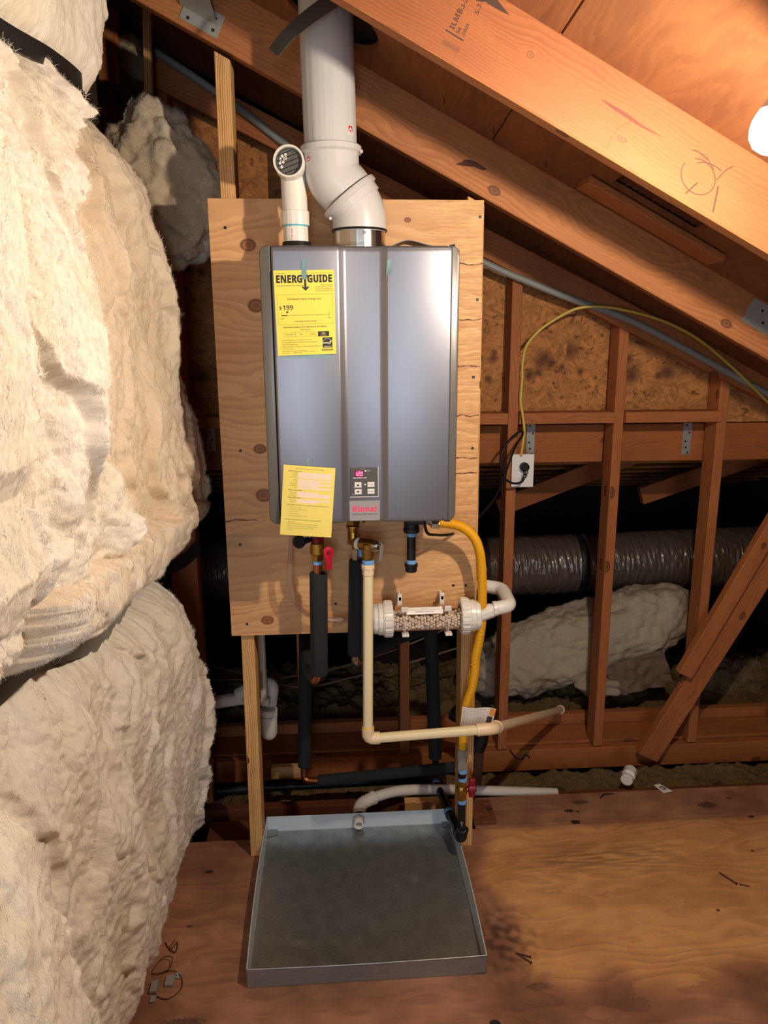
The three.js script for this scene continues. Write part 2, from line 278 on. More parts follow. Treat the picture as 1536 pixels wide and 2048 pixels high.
// ---------------------------------------------------------------- roof, walls, floor
const SL = 0.512, roofY = (x, z) => 2.35 + 0.0672 * (z + 2.11) - SL * x;       // underside of the roof boards
function roofSheet(x0, x1, z0, z1, h0, h1, holes = []) {                       // a roof board, holes are [x0, x1, z0, z1] or {x, z, r}
  const s = new THREE.Shape([[x0, -z0], [x1, -z0], [x1, -z1], [x0, -z1]].map((p) => new THREE.Vector2(...p)));
  for (const q of holes) { const p = new THREE.Path(); if (q.r) p.absarc(q.x, -q.z, q.r, 0, Math.PI * 2); else { p.moveTo(q[0], -q[2]); p.lineTo(q[0], -q[3]); p.lineTo(q[1], -q[3]); p.lineTo(q[1], -q[2]); p.closePath(); } s.holes.push(p); }
  const g = new THREE.ExtrudeGeometry(s, { depth: h1 - h0, bevelEnabled: false, curveSegments: 32 }), P = g.attributes.position, uv = g.attributes.uv;
  for (let i = 0; i < P.count; i++) { const x = P.getX(i), z = -P.getY(i), h = P.getZ(i) + h0; uv.setXY(i, -z, x * 1.12); P.setXYZ(i, x, roofY(x, z) + h, z); }
  g.computeVertexNormals(); return g;
}
const ceiling = tag(thing('ceiling', 'orange plywood roof boards over the rafters'), null, null, null, 'structure');
part(ceiling, 'roof_panel', roofSheet(-1.9, 0.426, -2.9, -0.12, 0, 0.013, [{ x: 0.01, z: -1.945, r: 0.112 }]), M.sheath);
part(ceiling, 'roof_panel', roofSheet(0.430, 2.86, -2.9, -0.12, 0, 0.013, [[0.70, 0.925, -1.955, -1.56]]), M.sheath);
part(ceiling, 'roof_panel', roofSheet(-1.9, 1.6, -0.116, 2.0, 0, 0.013), M.sheath);
part(ceiling, 'roof_panel', roofSheet(1.604, 2.86, -0.116, 2.0, 0, 0.013), M.sheath);
part(ceiling, 'roof_felt', [roofSheet(-1.9, 2.86, -1.5, 2.0, 0.03, 0.05), roofSheet(-1.9, 2.86, -2.9, -1.504, 0.045, 0.06)], M.shell);
{ // saw-toothed shingle backs seen through the slot between two roof boards
  for (let i = 0; i < 46; i++) { const x = 0.702 + i * 0.0086; part(ceiling, 'shingle', roofSheet(x, x + 0.0078, -1.953, -1.565, 0.016 + 0.002 * (i % 2), 0.024), M.firDark); }
}
const flat = (o, kind = 'structure') => tag(o, null, null, null, kind);
flat(solo('ceiling_far', box(-3.2, 3.6, 2.95, 3.05, -5.2, 2.2), M.shell));
flat(solo('wall_back', box(-3.2, 3.6, -0.4, 3.0, -5.2, -5.1), M.shell));
flat(solo('wall_right', box(2.86, 2.96, -0.4, 3.0, -5.1, 2.1), M.shell));
flat(solo('wall_outer', box(-3.2, -3.1, -0.4, 3.0, -5.1, 2.1), M.shell));
flat(solo('floor_lower', box(-3.2, 3.6, -0.4, -0.28, -5.2, 2.2), M.shell));
{ // rear wall behind the viewer with an invented window added as cool fill light
  const w = flat(thing('wall_rear'));
  part(w, 'wall_panel', [box(-3.1, -0.64, -0.28, 3, 2.0, 2.1), box(0.2, 2.86, -0.28, 3, 2.0, 2.1), box(-0.64, 0.2, 2.1, 3, 2.0, 2.1), box(-0.64, 0.2, -0.28, 0.6, 2.0, 2.1)], M.sheath);
  const f = flat(thing('added_window_1')); part(f, 'added_window_frame', [box(-0.66, -0.62, 0.58, 2.12, 1.98, 2.0), box(0.18, 0.22, 0.58, 2.12, 1.98, 2.0), box(-0.62, 0.18, 2.08, 2.12, 1.98, 2.0), box(-0.62, 0.18, 0.58, 0.62, 1.98, 2.0)], M.pine);
  part(f, 'added_glow_pane', box(-0.64, 0.2, 0.6, 2.1, 2.02, 2.03), std({ color: 0x222222, emissive: new THREE.Color().setRGB(0.55, 0.75, 1.0), emissiveIntensity: 1.2 }));
  const l = new THREE.RectAreaLight(new THREE.Color().setRGB(0.74, 0.87, 1.0), FILL_POWER, 0.78, 1.44); l.position.set(-0.22, 1.35, 1.975); l.lookAt(-0.22, 1.35, 0); l.name = 'added_fill_light'; scene.add(l);
}
{ // deck of plywood sheets
  const fl = flat(thing('floor', 'worn brown plywood deck'));
  const uvFloor = (g) => { const P = g.attributes.position, uv = g.attributes.uv; for (let i = 0; i < P.count; i++) uv.setXY(i, P.getX(i) + 0.7, -P.getZ(i)); return g; };
  part(fl, 'floor_panel', uvFloor(box(-0.62, 2.86, -0.018, 0, -2.196, 2.0, 0.001)), M.floor);
  part(fl, 'floor_panel', uvFloor(box(0.455, 2.86, -0.0185, -0.0005, -2.368, -2.2, 0.001)), M.floor);
  part(fl, 'floor_panel', uvFloor(box(-0.46, 0.02, -0.07, -0.03, -2.34, -2.21, 0.001)), M.firDark);
  part(fl, 'floor_joist', lumber(V(-0.6, -0.075, -2.42), V(2.8, -0.09, -2.41), V(0, 1, 0), 0.1, 0.038), M.firDark);
}
{ // stud wall on the left that carries the insulation, open to the dark beyond its far end
  const w = flat(thing('wall_left', 'stud wall behind the insulation'));
  part(w, 'wall_panel', box(-0.70, -0.66, -0.28, 2.66, -2.42, 1.98), M.shell);
  for (const z of [-2.42, -1.92, -1.34, -0.9, -0.5]) part(w, 'stud', lumber(V(-0.63, -0.05, z), V(-0.63, z < -2 ? 2.0 : 2.55, z), V(1, 0, 0), 0.06, 0.038), M.firRed);
}

// ---------------------------------------------------------------- roof framing
function rafterAt(name, z, yLow0, h, x0, x1, mat, label, category) {   // face plane z, underside height at x = 0
  const c = Math.cos(Math.atan(SL)), m = yLow0 + h / 2 / c, a = V(x0, m - SL * x0, z - 0.019), b = V(x1, m - SL * x1, z - 0.019);
  return solo(name, lumber(a, b, V(0, 1, 0), h, 0.038), mat, label, category);
}
{ // the near rafter carries mill stamps and pencil marks, so the face in view has a print of its own (u metres along it, v down from its top)
  const L = 1.2, U0 = 0.6, h = 0.14, c = woodCanvas({ ...firOpts, w: 2048, h: 240, L, W: h, seed: 77, light: [146, 88, 48], dark: [110, 60, 30], contrast: 0.4, rings: 130, warp: 0.022, knotColor: [150, 88, 46], knots: [[0.395, 0.058, 0.006, 1.2], [0.62, 0.10, 0.005, 2], [0.78, 0.05, 0.004, 2]] });
  const g = c.getContext('2d'), s = 2048 / L, ink = 'rgba(52,32,24,0.88)'; g.fillStyle = ink; g.strokeStyle = ink;
  const put = (u, v, f) => { g.save(); g.translate((u - U0) * s, v * s); f(); g.restore(); };
  const text = (str, px) => { g.font = 'bold ' + px + 'px sans-serif'; g.fillText(str, 0, 0); };
  put(0.838, 0.096, () => { g.fillRect(0, 0, 64, 5); g.rotate(-Math.PI / 2); g.translate(8, 24); g.save(); g.scale(1.1, 1); text('ILMB.', 24); g.restore(); g.translate(-2, 20); text('54', 17); g.translate(2, 16); text('20024', 14); });
  put(0.852, 0.05, () => { g.rotate(-Math.PI / 2); text('S-20', 18); }); put(0.880, 0.048, () => { g.rotate(-Math.PI / 2); text('S-7-11', 22); });
  put(0.842, 0.112, () => { g.globalAlpha = 0.28; g.fillRect(0, 0, 60, 16); });
  put(0.845, 0.0, () => { g.beginPath(); g.moveTo(-10, 34); g.quadraticCurveTo(30, 62, 60, 38); g.quadraticCurveTo(110, 40, 146, 34); g.quadraticCurveTo(100, 20, 60, 0); g.lineTo(-20, 0); g.fill(); });
  put(0.946, 0.063, () => { g.globalAlpha = 0.5; g.fillStyle = 'rgb(128,64,30)'; g.beginPath(); g.ellipse(0, 0, 50, 6, 0.02, 0, 7); g.fill(); });
  g.fillStyle = 'rgba(92,42,20,0.92)'; put(1.147, 0.060, () => { g.beginPath(); g.moveTo(0, 0); g.quadraticCurveTo(60, -6, 120, -3); g.quadraticCurveTo(160, 4, 250, 0); g.quadraticCurveTo(160, 14, 100, 8); g.quadraticCurveTo(50, 10, 0, 0); g.fill(); g.globalAlpha = 0.5; g.lineWidth = 4; g.strokeStyle = 'rgb(110,54,26)'; g.beginPath(); g.moveTo(132, 6); g.quadraticCurveTo(80, 50, 96, 118); g.stroke(); });
  g.strokeStyle = 'rgba(64,34,20,0.85)'; g.lineWidth = 3.6;
  put(1.388, 0.088, () => { g.beginPath(); g.ellipse(0, 0, 64, 50, 0.2, -2.4, 3.2); g.stroke(); g.beginPath(); g.moveTo(-60, -62); g.quadraticCurveTo(-10, -74, 34, -44); g.stroke(); g.beginPath(); g.moveTo(-26, -34); g.quadraticCurveTo(6, -62, 60, -52); g.stroke(); g.beginPath(); g.moveTo(62, -22); g.quadraticCurveTo(70, -70, 90, -84); g.stroke(); g.lineWidth = 6; g.beginPath(); g.moveTo(8, 16); g.lineTo(-10, 64); g.stroke(); g.beginPath(); g.moveTo(76, -8); g.lineTo(104, 70); g.stroke(); });
  const t = texOf(c, 0, 0, THREE.ClampToEdgeWrapping); M.rafterPrint = std({ map: t, roughness: 0.7, bumpMap: M.fir.bumpMap, bumpScale: 0.0005 });
  // the print sits on the face towards the room; the other sides take plain fir
  const r = rafterAt('rafter', -1.505, 2.236, h, -1.2, 2.55, M.fir, 'bright orange rafter nearest the bulb, with a mill stamp and a pencilled circle', 'rafter');
  const th = Math.atan(SL), cth = Math.cos(th), x0 = -0.55, q = (along, up) => V(x0 + along * cth + up * Math.sin(th), 2.236 + 0.0022 - SL * x0 - along * Math.sin(th) + up * cth, -1.5045);
  part(r, 'printed_face', (() => { const f = sheet([q(U0, h - 0.0022), q(U0 + L, h - 0.0022), q(U0 + L, 0), q(U0, 0)], 24, 1, 0.0008); return f; })(), M.rafterPrint);
}
const rafter2 = rafterAt('rafter', -2.111, 2.203, 0.14, -2.0, 2.55, M.fir, 'orange rafter behind the white vent pipe, with a gouged dark knot and small stamps', 'rafter');
part(rafter2, 'knot_gouge', (() => { const s = new THREE.Shape(); s.moveTo(0, 0); s.bezierCurveTo(0.02, 0.004, 0.035, -0.004, 0.062, -0.022); s.bezierCurveTo(0.05, -0.03, 0.04, -0.018, 0.022, -0.016); s.bezierCurveTo(0.006, -0.016, -0.01, -0.012, -0.022, -0.012); s.bezierCurveTo(-0.01, -0.004, -0.004, -0.008, 0, 0); return new THREE.ExtrudeGeometry(s, { depth: 0.001, bevelEnabled: false }).translate(0.355, 2.085, -2.1112); })(), M.rust, 'dark torn knot');
solo('rafter', lumber(V(-1.2, 2.375 + SL * 1.2 + 0.07, -0.75), V(2.5, 2.375 - SL * 2.5 + 0.07, -0.75), V(0, 1, 0), 0.14, 0.038), M.fir, 'rafter above the viewer, this side of the bulb', 'rafter');
const chordLow = (x) => 2.165 - 0.475 * x;
solo('gable_chord', lumber(V(-1.2, chordLow(-1.2) + 0.045, -2.769), V(2.5, chordLow(2.5) + 0.045, -2.769), V(0, 1, 0), 0.089, 0.038), M.firRed, 'reddish sloping top chord of the gable frame under the far rafters', 'truss chord');
// studs of the gable frame, 406 mm apart
const studLabels = { '-0.569': null, '-0.163': 'dark gable stud rising above the plywood beside the small white intake', 0.245: 'reddish gable stud seen below the bead cartridge', 0.652: 'reddish gable stud that carries the white outlet, right of the plywood', 1.058: 'middle of the three full reddish gable studs right of the plywood', 1.464: 'reddish gable stud that the long braces cross in front of', 1.87: 'gable stud at the far right edge behind the yellow cable' };
for (const x of [-0.569, -0.163, 0.245, 0.652, 1.058, 1.464, 1.87]) {
  const a = V(x + 0.019, -0.045, -2.794), b = V(x + 0.019, chordLow(x + 0.019) + 0.02, -2.815);
  solo('gable_stud', lumber(a, V(b.x, b.y, a.z - 0.02), V(1, 0, 0), 0.038, 0.089), M.firRed, studLabels[x] ?? 'gable stud in the dark behind the insulation', 'wall stud');
}
for (const [x0, x1, l] of [[-0.525, -0.165, 'short flat block between gable studs left of the plywood'], [-0.12, 0.243, 'short flat block behind the plywood panel'], [0.287, 0.648, 'short flat block between plywood edge and outlet stud'], [0.692, 1.056, 'short reddish flat block above the beam, right of the yellow cable'], [1.098, 1.47, 'short reddish flat block with a dark stain above the beam']])
  solo('fire_block', lumber(V(x0, 1.328, -2.79), V(x1, 1.328, -2.79), V(0, 1, 0), 0.042, 0.075), M.firRed, l, 'blocking');
solo('beam', lumber(V(-1.2, 1.213, -2.92), V(2.8, 1.208, -2.92), V(0, 1, 0), 0.15, 0.04), M.firBeam, 'long pale timber beam running behind the gable studs', 'beam');
{ const s = new THREE.Shape([[-1.3, 1.29], [2.1, 1.29], [2.1, 1.12], [-1.3, 2.8]].map(([x, y]) => new THREE.Vector2(x, Math.max(y, 1.29)))); const g = new THREE.ExtrudeGeometry(s, { depth: 0.012, bevelEnabled: false }).translate(0, 0, -2.905); const w = flat(solo('wall_gable', g, M.osb)); }
flat(solo('ceiling_low', (() => { const g = lumber(V(-1.2, 1.25, -3.05), V(2.8, 1.25, -3.05), V(0, 0, 1), 0.2, 0.02); return merge([g, ...Array.from({ length: 8 }, (_, i) => lumber(V(-1.2, 1.14 - i * 0.07, -3.3 - i * 0.25), V(2.8, 1.14 - i * 0.07, -3.3 - i * 0.25), V(0, -0.27, 1), 0.26, 0.012))]); })(), M.fir));
// bottom chord and plates
solo('bottom_chord', lumber(V(-1.2, -0.095, -2.769), V(2.8, -0.105, -2.769), V(0, 1, 0), 0.095, 0.038), M.firRed, 'reddish bottom chord of the gable frame lying along the back of the floor', 'truss chord');
solo('diagonal_brace', lumber(V(0.80, 0.80, -3.55), V(1.75, 1.16, -3.55), V(0, 1, 0), 0.089, 0.038), M.firRed, 'slanting strut in the dark below the beam, left of the braces', 'brace');
solo('diagonal_brace', lumber(V(1.55, 0.83, -3.62), V(2.5, 1.15, -3.62), V(0, 1, 0), 0.089, 0.038), M.firRed, 'slanting strut in the dark below the beam, behind the last gable stud', 'brace');
solo('sill_plate', lumber(V(-1.2, -0.066, -2.87), V(2.8, -0.066, -2.87), V(0, 1, 0), 0.036, 0.14), M.firRed, 'flat reddish plate under the gable studs behind the bottom chord', 'wall plate');
solo('ceiling_joist', lumber(V(-1.2, -0.06, -2.97), V(2.8, -0.06, -2.97), V(0, 1, 0), 0.11, 0.038), M.firRed, 'joist standing on edge behind the gable studs, in front of the duct', 'joist');
solo('diagonal_brace', lumber(V(1.269, -0.07, -2.70), V(1.95, 1.26, -2.70), V(1, 0, 0), 0.089, 0.038), M.firRed, 'long lower diagonal brace standing on the bottom chord at right', 'brace');
solo('diagonal_brace', lumber(V(1.372, 0.315, -2.66), V(1.90, 1.42, -2.66), V(1, 0, 0), 0.06, 0.038), M.firRed, 'shorter upper diagonal brace lying on the long one at right', 'brace');
// ---------------------------------------------------------------- plywood panel on two posts
solo('post', lumber(V(-0.276, 0.001, -2.156), V(-0.262, 2.322, -2.156), V(1, 0, 0), 0.039, 0.089, 0, -SL), M.pine, 'pale pine post carrying the left edge of the plywood, from floor to rafter', 'post');
solo('post', lumber(V(0.404, 0.001, -2.156), V(0.391, 1.985, -2.156), V(1, 0, 0), 0.045, 0.089, 0, -SL), M.pine, 'pale pine post behind the yellow hose, carrying the right edge of the plywood', 'post');
{
  const t = thing('plywood_panel', 'pale plywood panel with brown knots that the water heater hangs on', 'panel', V(0.047, PLY.y0, -2.102));
  const g = box(PLY.x0, PLY.x1, PLY.y0, PLY.y1, -2.111, -2.093, 0.0012), P = g.attributes.position, uv = g.attributes.uv;
  for (let i = 0; i < P.count; i++) uv.setXY(i, (P.getX(i) - PLY.x0) / (PLY.x1 - PLY.x0), (P.getY(i) - PLY.y0) / (PLY.y1 - PLY.y0));
  part(t, 'panel', g, M.ply);
  for (const [x, y] of [[-0.273, 1.912], [0.391, 1.522], [0.393, 1.322], [0.397, 1.73], [0.399, 1.942], [-0.276, 1.052], [-0.268, 0.808], [0.383, 0.91], [-0.005, 0.864], [0.345, 0.911], [-0.262, 1.325], [0.10, 0.90]])
    part(t, 'screw', turned([[0, 0], [0.0042, 0], [0.0042, 0.0008], [0.002, 0.0012], [0, 0.0004]], V(x, y, -2.0935), V(0, 0, 1), 14), M.black);
}

// ---------------------------------------------------------------- water heater
const HX0 = -0.166, HX1 = 0.306, HY0 = 1.173, HY1 = 1.843, HZ = -1.835;
{
  const sparkle = (() => { const r = rngOf(3), c = paint(512, 512, (x, y, o) => { const v = 128 + 60 * n2(x * 180, y * 180) + (r() - 0.5) * 70; o[0] = o[1] = o[2] = v; }); const t = texOf(c, 0.12, 0.12, THREE.RepeatWrapping); t.colorSpace = THREE.NoColorSpace; return t; })();
  const silver = phys({ color: 0x818188, metalness: 0.72, roughness: 0.38, bumpMap: sparkle, bumpScale: 0.00012, clearcoat: 0.2, clearcoatRoughness: 0.45 });
  const frame = phys({ color: 0x625f5b, roughness: 0.34, metalness: 0.2 }), caseMat = phys({ color: 0x8b8782, roughness: 0.5, metalness: 0.4 });
  const t = thing('water_heater', 'wall-hung silver tankless water heater with a small lit display', 'water heater', V(0.07, HY0, -2.093));
  part(t, 'back_case', box(HX0 + 0.012, HX1 - 0.012, HY0 + 0.006, HY1 - 0.004, -2.0925, -1.90, 0.006), caseMat);
  for (const s of [0, 1]) {                                 // dark plastic edge frames with rounded outer corners
    const a = s ? HX1 : HX0, b = s ? 0.2895 : -0.1395, R = 0.024, d = s ? -1 : 1, sh = new THREE.Shape();
    sh.moveTo(b, HY0); sh.lineTo(a + d * R, HY0); sh.quadraticCurveTo(a, HY0, a, HY0 + R); sh.lineTo(a, HY1 - R); sh.quadraticCurveTo(a, HY1, a + d * R, HY1); sh.lineTo(b, HY1); sh.closePath();
    part(t, 'side_frame', toCreasedNormals(new THREE.ExtrudeGeometry(sh, { depth: 0.09, bevelEnabled: true, bevelSize: 0.004, bevelThickness: 0.006, bevelSegments: 3, bevelOffset: -0.004 }).translate(0, 0, -1.938), 30 * rad), frame, 'dark grey edge frame');
  }
  { // front cover: one pressed sheet with a sunk middle strip
    const sec = [[-0.1385, -1.92], [-0.1385, -1.844], [-0.1372, -1.8385], [-0.1335, -1.8355], [-0.128, HZ], [0.0155, HZ], [0.0175, -1.8354], [0.019, -1.8364], [0.0305, -1.8452], [0.0325, -1.8462], [0.035, -1.8465], [0.1145, -1.8465], [0.117, -1.8462], [0.119, -1.8452], [0.1305, -1.8364], [0.132, -1.8354], [0.134, HZ], [0.278, HZ], [0.2835, -1.8355], [0.2872, -1.8385], [0.2885, -1.844], [0.2885, -1.92]];
    const rows = [[HY0 + 0.001, 0.016], [HY0 + 0.0012, 0.010], [HY0 + 0.0025, 0.005], [HY0 + 0.005, 0.002], [HY0 + 0.009, 0.0004], [HY0 + 0.014, 0], [1.5, 0], [HY1 - 0.016, 0], [HY1 - 0.010, 0.0004], [HY1 - 0.0055, 0.002], [HY1 - 0.0025, 0.005], [HY1 - 0.001, 0.010], [HY1 - 0.0005, 0.016]];
    const pos = [], uv = [], idx = [], n = sec.length;
    for (const [y, dz] of rows) for (const [x, z] of sec) { pos.push(x, y, Math.max(z - dz, -1.93)); uv.push(x, y); }
    for (let j = 0; j < rows.length - 1; j++) for (let i = 0; i < n - 1; i++) { const a = j * n + i; idx.push(a, a + 1, a + n, a + 1, a + n + 1, a + n); }
    const bot = pos.length / 3; pos.push(0.07, rows[0][0], -1.925, 0.07, rows[rows.length - 1][0], -1.925); uv.push(0, 0, 0, 0);
    for (let i = 0; i < n - 1; i++) { idx.push(bot, i + 1, i); const a = (rows.length - 1) * n + i; idx.push(bot + 1, a, a + 1); }
    const g = new THREE.BufferGeometry(); g.setAttribute('position', new THREE.Float32BufferAttribute(pos, 3)); g.setAttribute('uv', new THREE.Float32BufferAttribute(uv, 2)); g.setIndex(idx);
    part(t, 'front_cover', toCreasedNormals(g.toNonIndexed(), 24 * rad), silver, 'silver metallic front cover with a sunk middle strip');
  }
  // control panel
  const cp = part(t, 'control_panel', box(0.0385, 0.1075, 1.2415, 1.3155, -1.8467, -1.8437, 0.0035), M.darkGrey, 'dark control panel');
  const decal = (parent, name, x0, x1, y0, y1, z, canvas, mat = {}) => { const g = new THREE.PlaneGeometry(x1 - x0, y1 - y0); g.translate((x0 + x1) / 2, (y0 + y1) / 2, z); return part(parent, name, g, std({ map: texOf(canvas, 0, 0, THREE.ClampToEdgeWrapping), roughness: 0.6, ...mat })); };
  const canvas = (w, h, f) => { const c = document.createElement('canvas'); c.width = w; c.height = h; f(c.getContext('2d'), w, h); return c; };
  part(cp, 'panel_rim', [box(0.037, 0.109, 1.2396, 1.2412, -1.8469, -1.8445, 0.0005), box(0.1077, 0.1092, 1.2396, 1.317, -1.8469, -1.8445, 0.0005)], M.plate);
  decal(cp, 'panel_print', 0.041, 0.105, 1.2435, 1.3135, -1.8435, canvas(320, 350, (g) => { g.fillStyle = '#4a4946'; g.fillRect(0, 0, 320, 350); g.fillStyle = '#f2f0ee'; g.font = '15px sans-serif'; g.fillText('°F  °C', 122, 12); g.fillText('In Use', 192, 34); g.font = 'bold 18px sans-serif'; g.fillText('Approx Water Temp', 22, 124); g.font = '15px sans-serif'; g.fillText('Hot water mode', 22, 246); g.font = '12px sans-serif'; g.fillText('MC-195T-US', 8, 336); }));
  const disp = canvas(160, 100, (g) => { const gr = g.createRadialGradient(80, 50, 8, 80, 50, 85); gr.addColorStop(0, '#d6005a'); gr.addColorStop(0.7, '#b0004a'); gr.addColorStop(1, '#4a0020'); g.fillStyle = gr; g.fillRect(0, 0, 160, 100); g.transform(1, 0, -0.12, 1, 8, 0); g.strokeStyle = '#ffc4e6'; g.lineWidth = 9; g.lineCap = 'round'; const seg = (x, s) => { const P = { a: [x, 20, x + 28, 20], b: [x + 28, 22, x + 28, 48], c: [x + 28, 52, x + 28, 78], d: [x, 80, x + 28, 80], e: [x, 52, x, 78], f: [x, 22, x, 48], g: [x, 50, x + 28, 50] }; for (const k of s) { g.beginPath(); g.moveTo(P[k][0], P[k][1]); g.lineTo(P[k][2], P[k][3]); g.stroke(); } }; seg(4, 'bc'); seg(56, 'abged'); seg(106, 'abcdef'); });
  decal(cp, 'display_screen', 0.049, 0.0725, 1.2925, 1.308, -1.843, disp, { color: 0x220008, emissive: 0xffffff, emissiveIntensity: 0.75, emissiveMap: texOf(disp, 0, 0, THREE.ClampToEdgeWrapping) });
  const led = std({ color: 0xffffff, emissive: 0xfff4f4, emissiveIntensity: 0.6 });
  part(cp, 'indicator_light', turned([[0.0016, 0], [0.0016, 0.0006], [0.001, 0.0012], [0, 0.0014]], V(0.0765, 1.307, -1.8437), V(0, 0, 1), 14), led);
  part(cp, 'indicator_light', turned([[0.0016, 0], [0.0016, 0.0006], [0.001, 0.0012], [0, 0.0014]], V(0.0755, 1.2725, -1.8437), V(0, 0, 1), 14), led);
  const keyMat = phys({ color: 0xd8d6d2, roughness: 0.4 });
  for (const [x0, x1, y0, y1, what] of [[0.0485, 0.0665, 1.265, 1.279, 'up'], [0.0485, 0.0665, 1.2475, 1.261, 'down'], [0.081, 0.099, 1.2655, 1.279, 'Priority'], [0.081, 0.099, 1.248, 1.2615, 'On/Off']]) {
    const k = part(cp, 'button', box(x0, x1, y0, y1, -1.8437, -1.8417, 0.0012), keyMat);
    decal(cp, 'button_print', x0 + 0.001, x1 - 0.001, y0 + 0.001, y1 - 0.001, -1.8416, canvas(128, 92, (g) => { g.fillStyle = '#d4d2ce'; g.fillRect(0, 0, 128, 92); g.fillStyle = '#1c1b1a'; if (what === 'up' || what === 'down') { g.translate(64, 48); if (what === 'down') g.scale(1, -1); g.beginPath(); g.moveTo(0, -24); g.lineTo(30, 20); g.lineTo(-30, 20); g.fill(); } else { g.font = '31px sans-serif'; g.textAlign = 'center'; g.fillText(what, 64, 57); } }));
  }
  decal(t, 'logo_plate', 0.0355, 0.1125, 1.1785, 1.2305, -1.8459, canvas(512, 346, (g) => { g.fillStyle = '#918d8f'; g.fillRect(0, 0, 512, 346); g.fillStyle = '#e23a5e'; g.strokeStyle = '#e23a5e'; g.lineWidth = 6; g.textAlign = 'center'; g.font = 'bold 128px serif'; g.fillText('Rinnai', 252, 186); g.strokeText('Rinnai', 252, 186); g.fillStyle = '#2d2a2b'; g.font = 'bold 29px sans-serif'; g.fillText('EXPERIENCE OUR INNOVATION', 256, 246); g.fillRect(480, 172, 8, 8); }), { roughness: 0.4 });
  part(t, 'flue_collar', [turned([[0.0625, 0], [0.064, 0.001], [0.064, 0.012], [0.0652, 0.013], [0.0652, 0.016], [0.064, 0.017], [0.064, 0.046], [0.06, 0.046]], V(0.073, HY1 - 0.004, -1.962), V(0, 1, 0), 64), rod(V(0.083, 1.878, -1.899), V(0.083, 1.878, -1.892), 0.004, 12)], M.steel);
  part(t, 'intake_socket', turned([[0.0405, 0], [0.0405, 0.004], [0.036, 0.015], [0.0345, 0.022], [0.03, 0.022]], V(-0.083, HY1 - 0.002, -1.97), V(0, 1, 0), 40), M.black);
  part(t, 'condensate_elbow', [box(0.188, 0.242, 1.137, HY0 + 0.01, -1.995, -1.945, 0.006), rod(V(0.2065, 1.155, -1.97), V(0.2065, 1.118, -1.97), 0.0205), turned([[0.021, 0], [0.0225, 0.002], [0.0225, 0.011], [0.021, 0.013]], V(0.2065, 1.112, -1.97), V(0, 1, 0), 28)], M.black);
}
{ // flat mounting tray of shipping plastic lying on top of the case
  const g = band([V(0.145, 1.850, -1.99), V(0.19, 1.866, -1.99), V(0.24, 1.856, -1.99), V(0.285, 1.846, -1.985)], V(0, 0, 1), 0.09, 0.002, 30);
  solo('plastic_sheet', g, phys({ color: 0x8d8a88, roughness: 0.25, transmission: 0.25, thickness: 0 }), 'crumpled grey plastic sheet lying on top of the water heater, right of the flue', 'sheet');
}

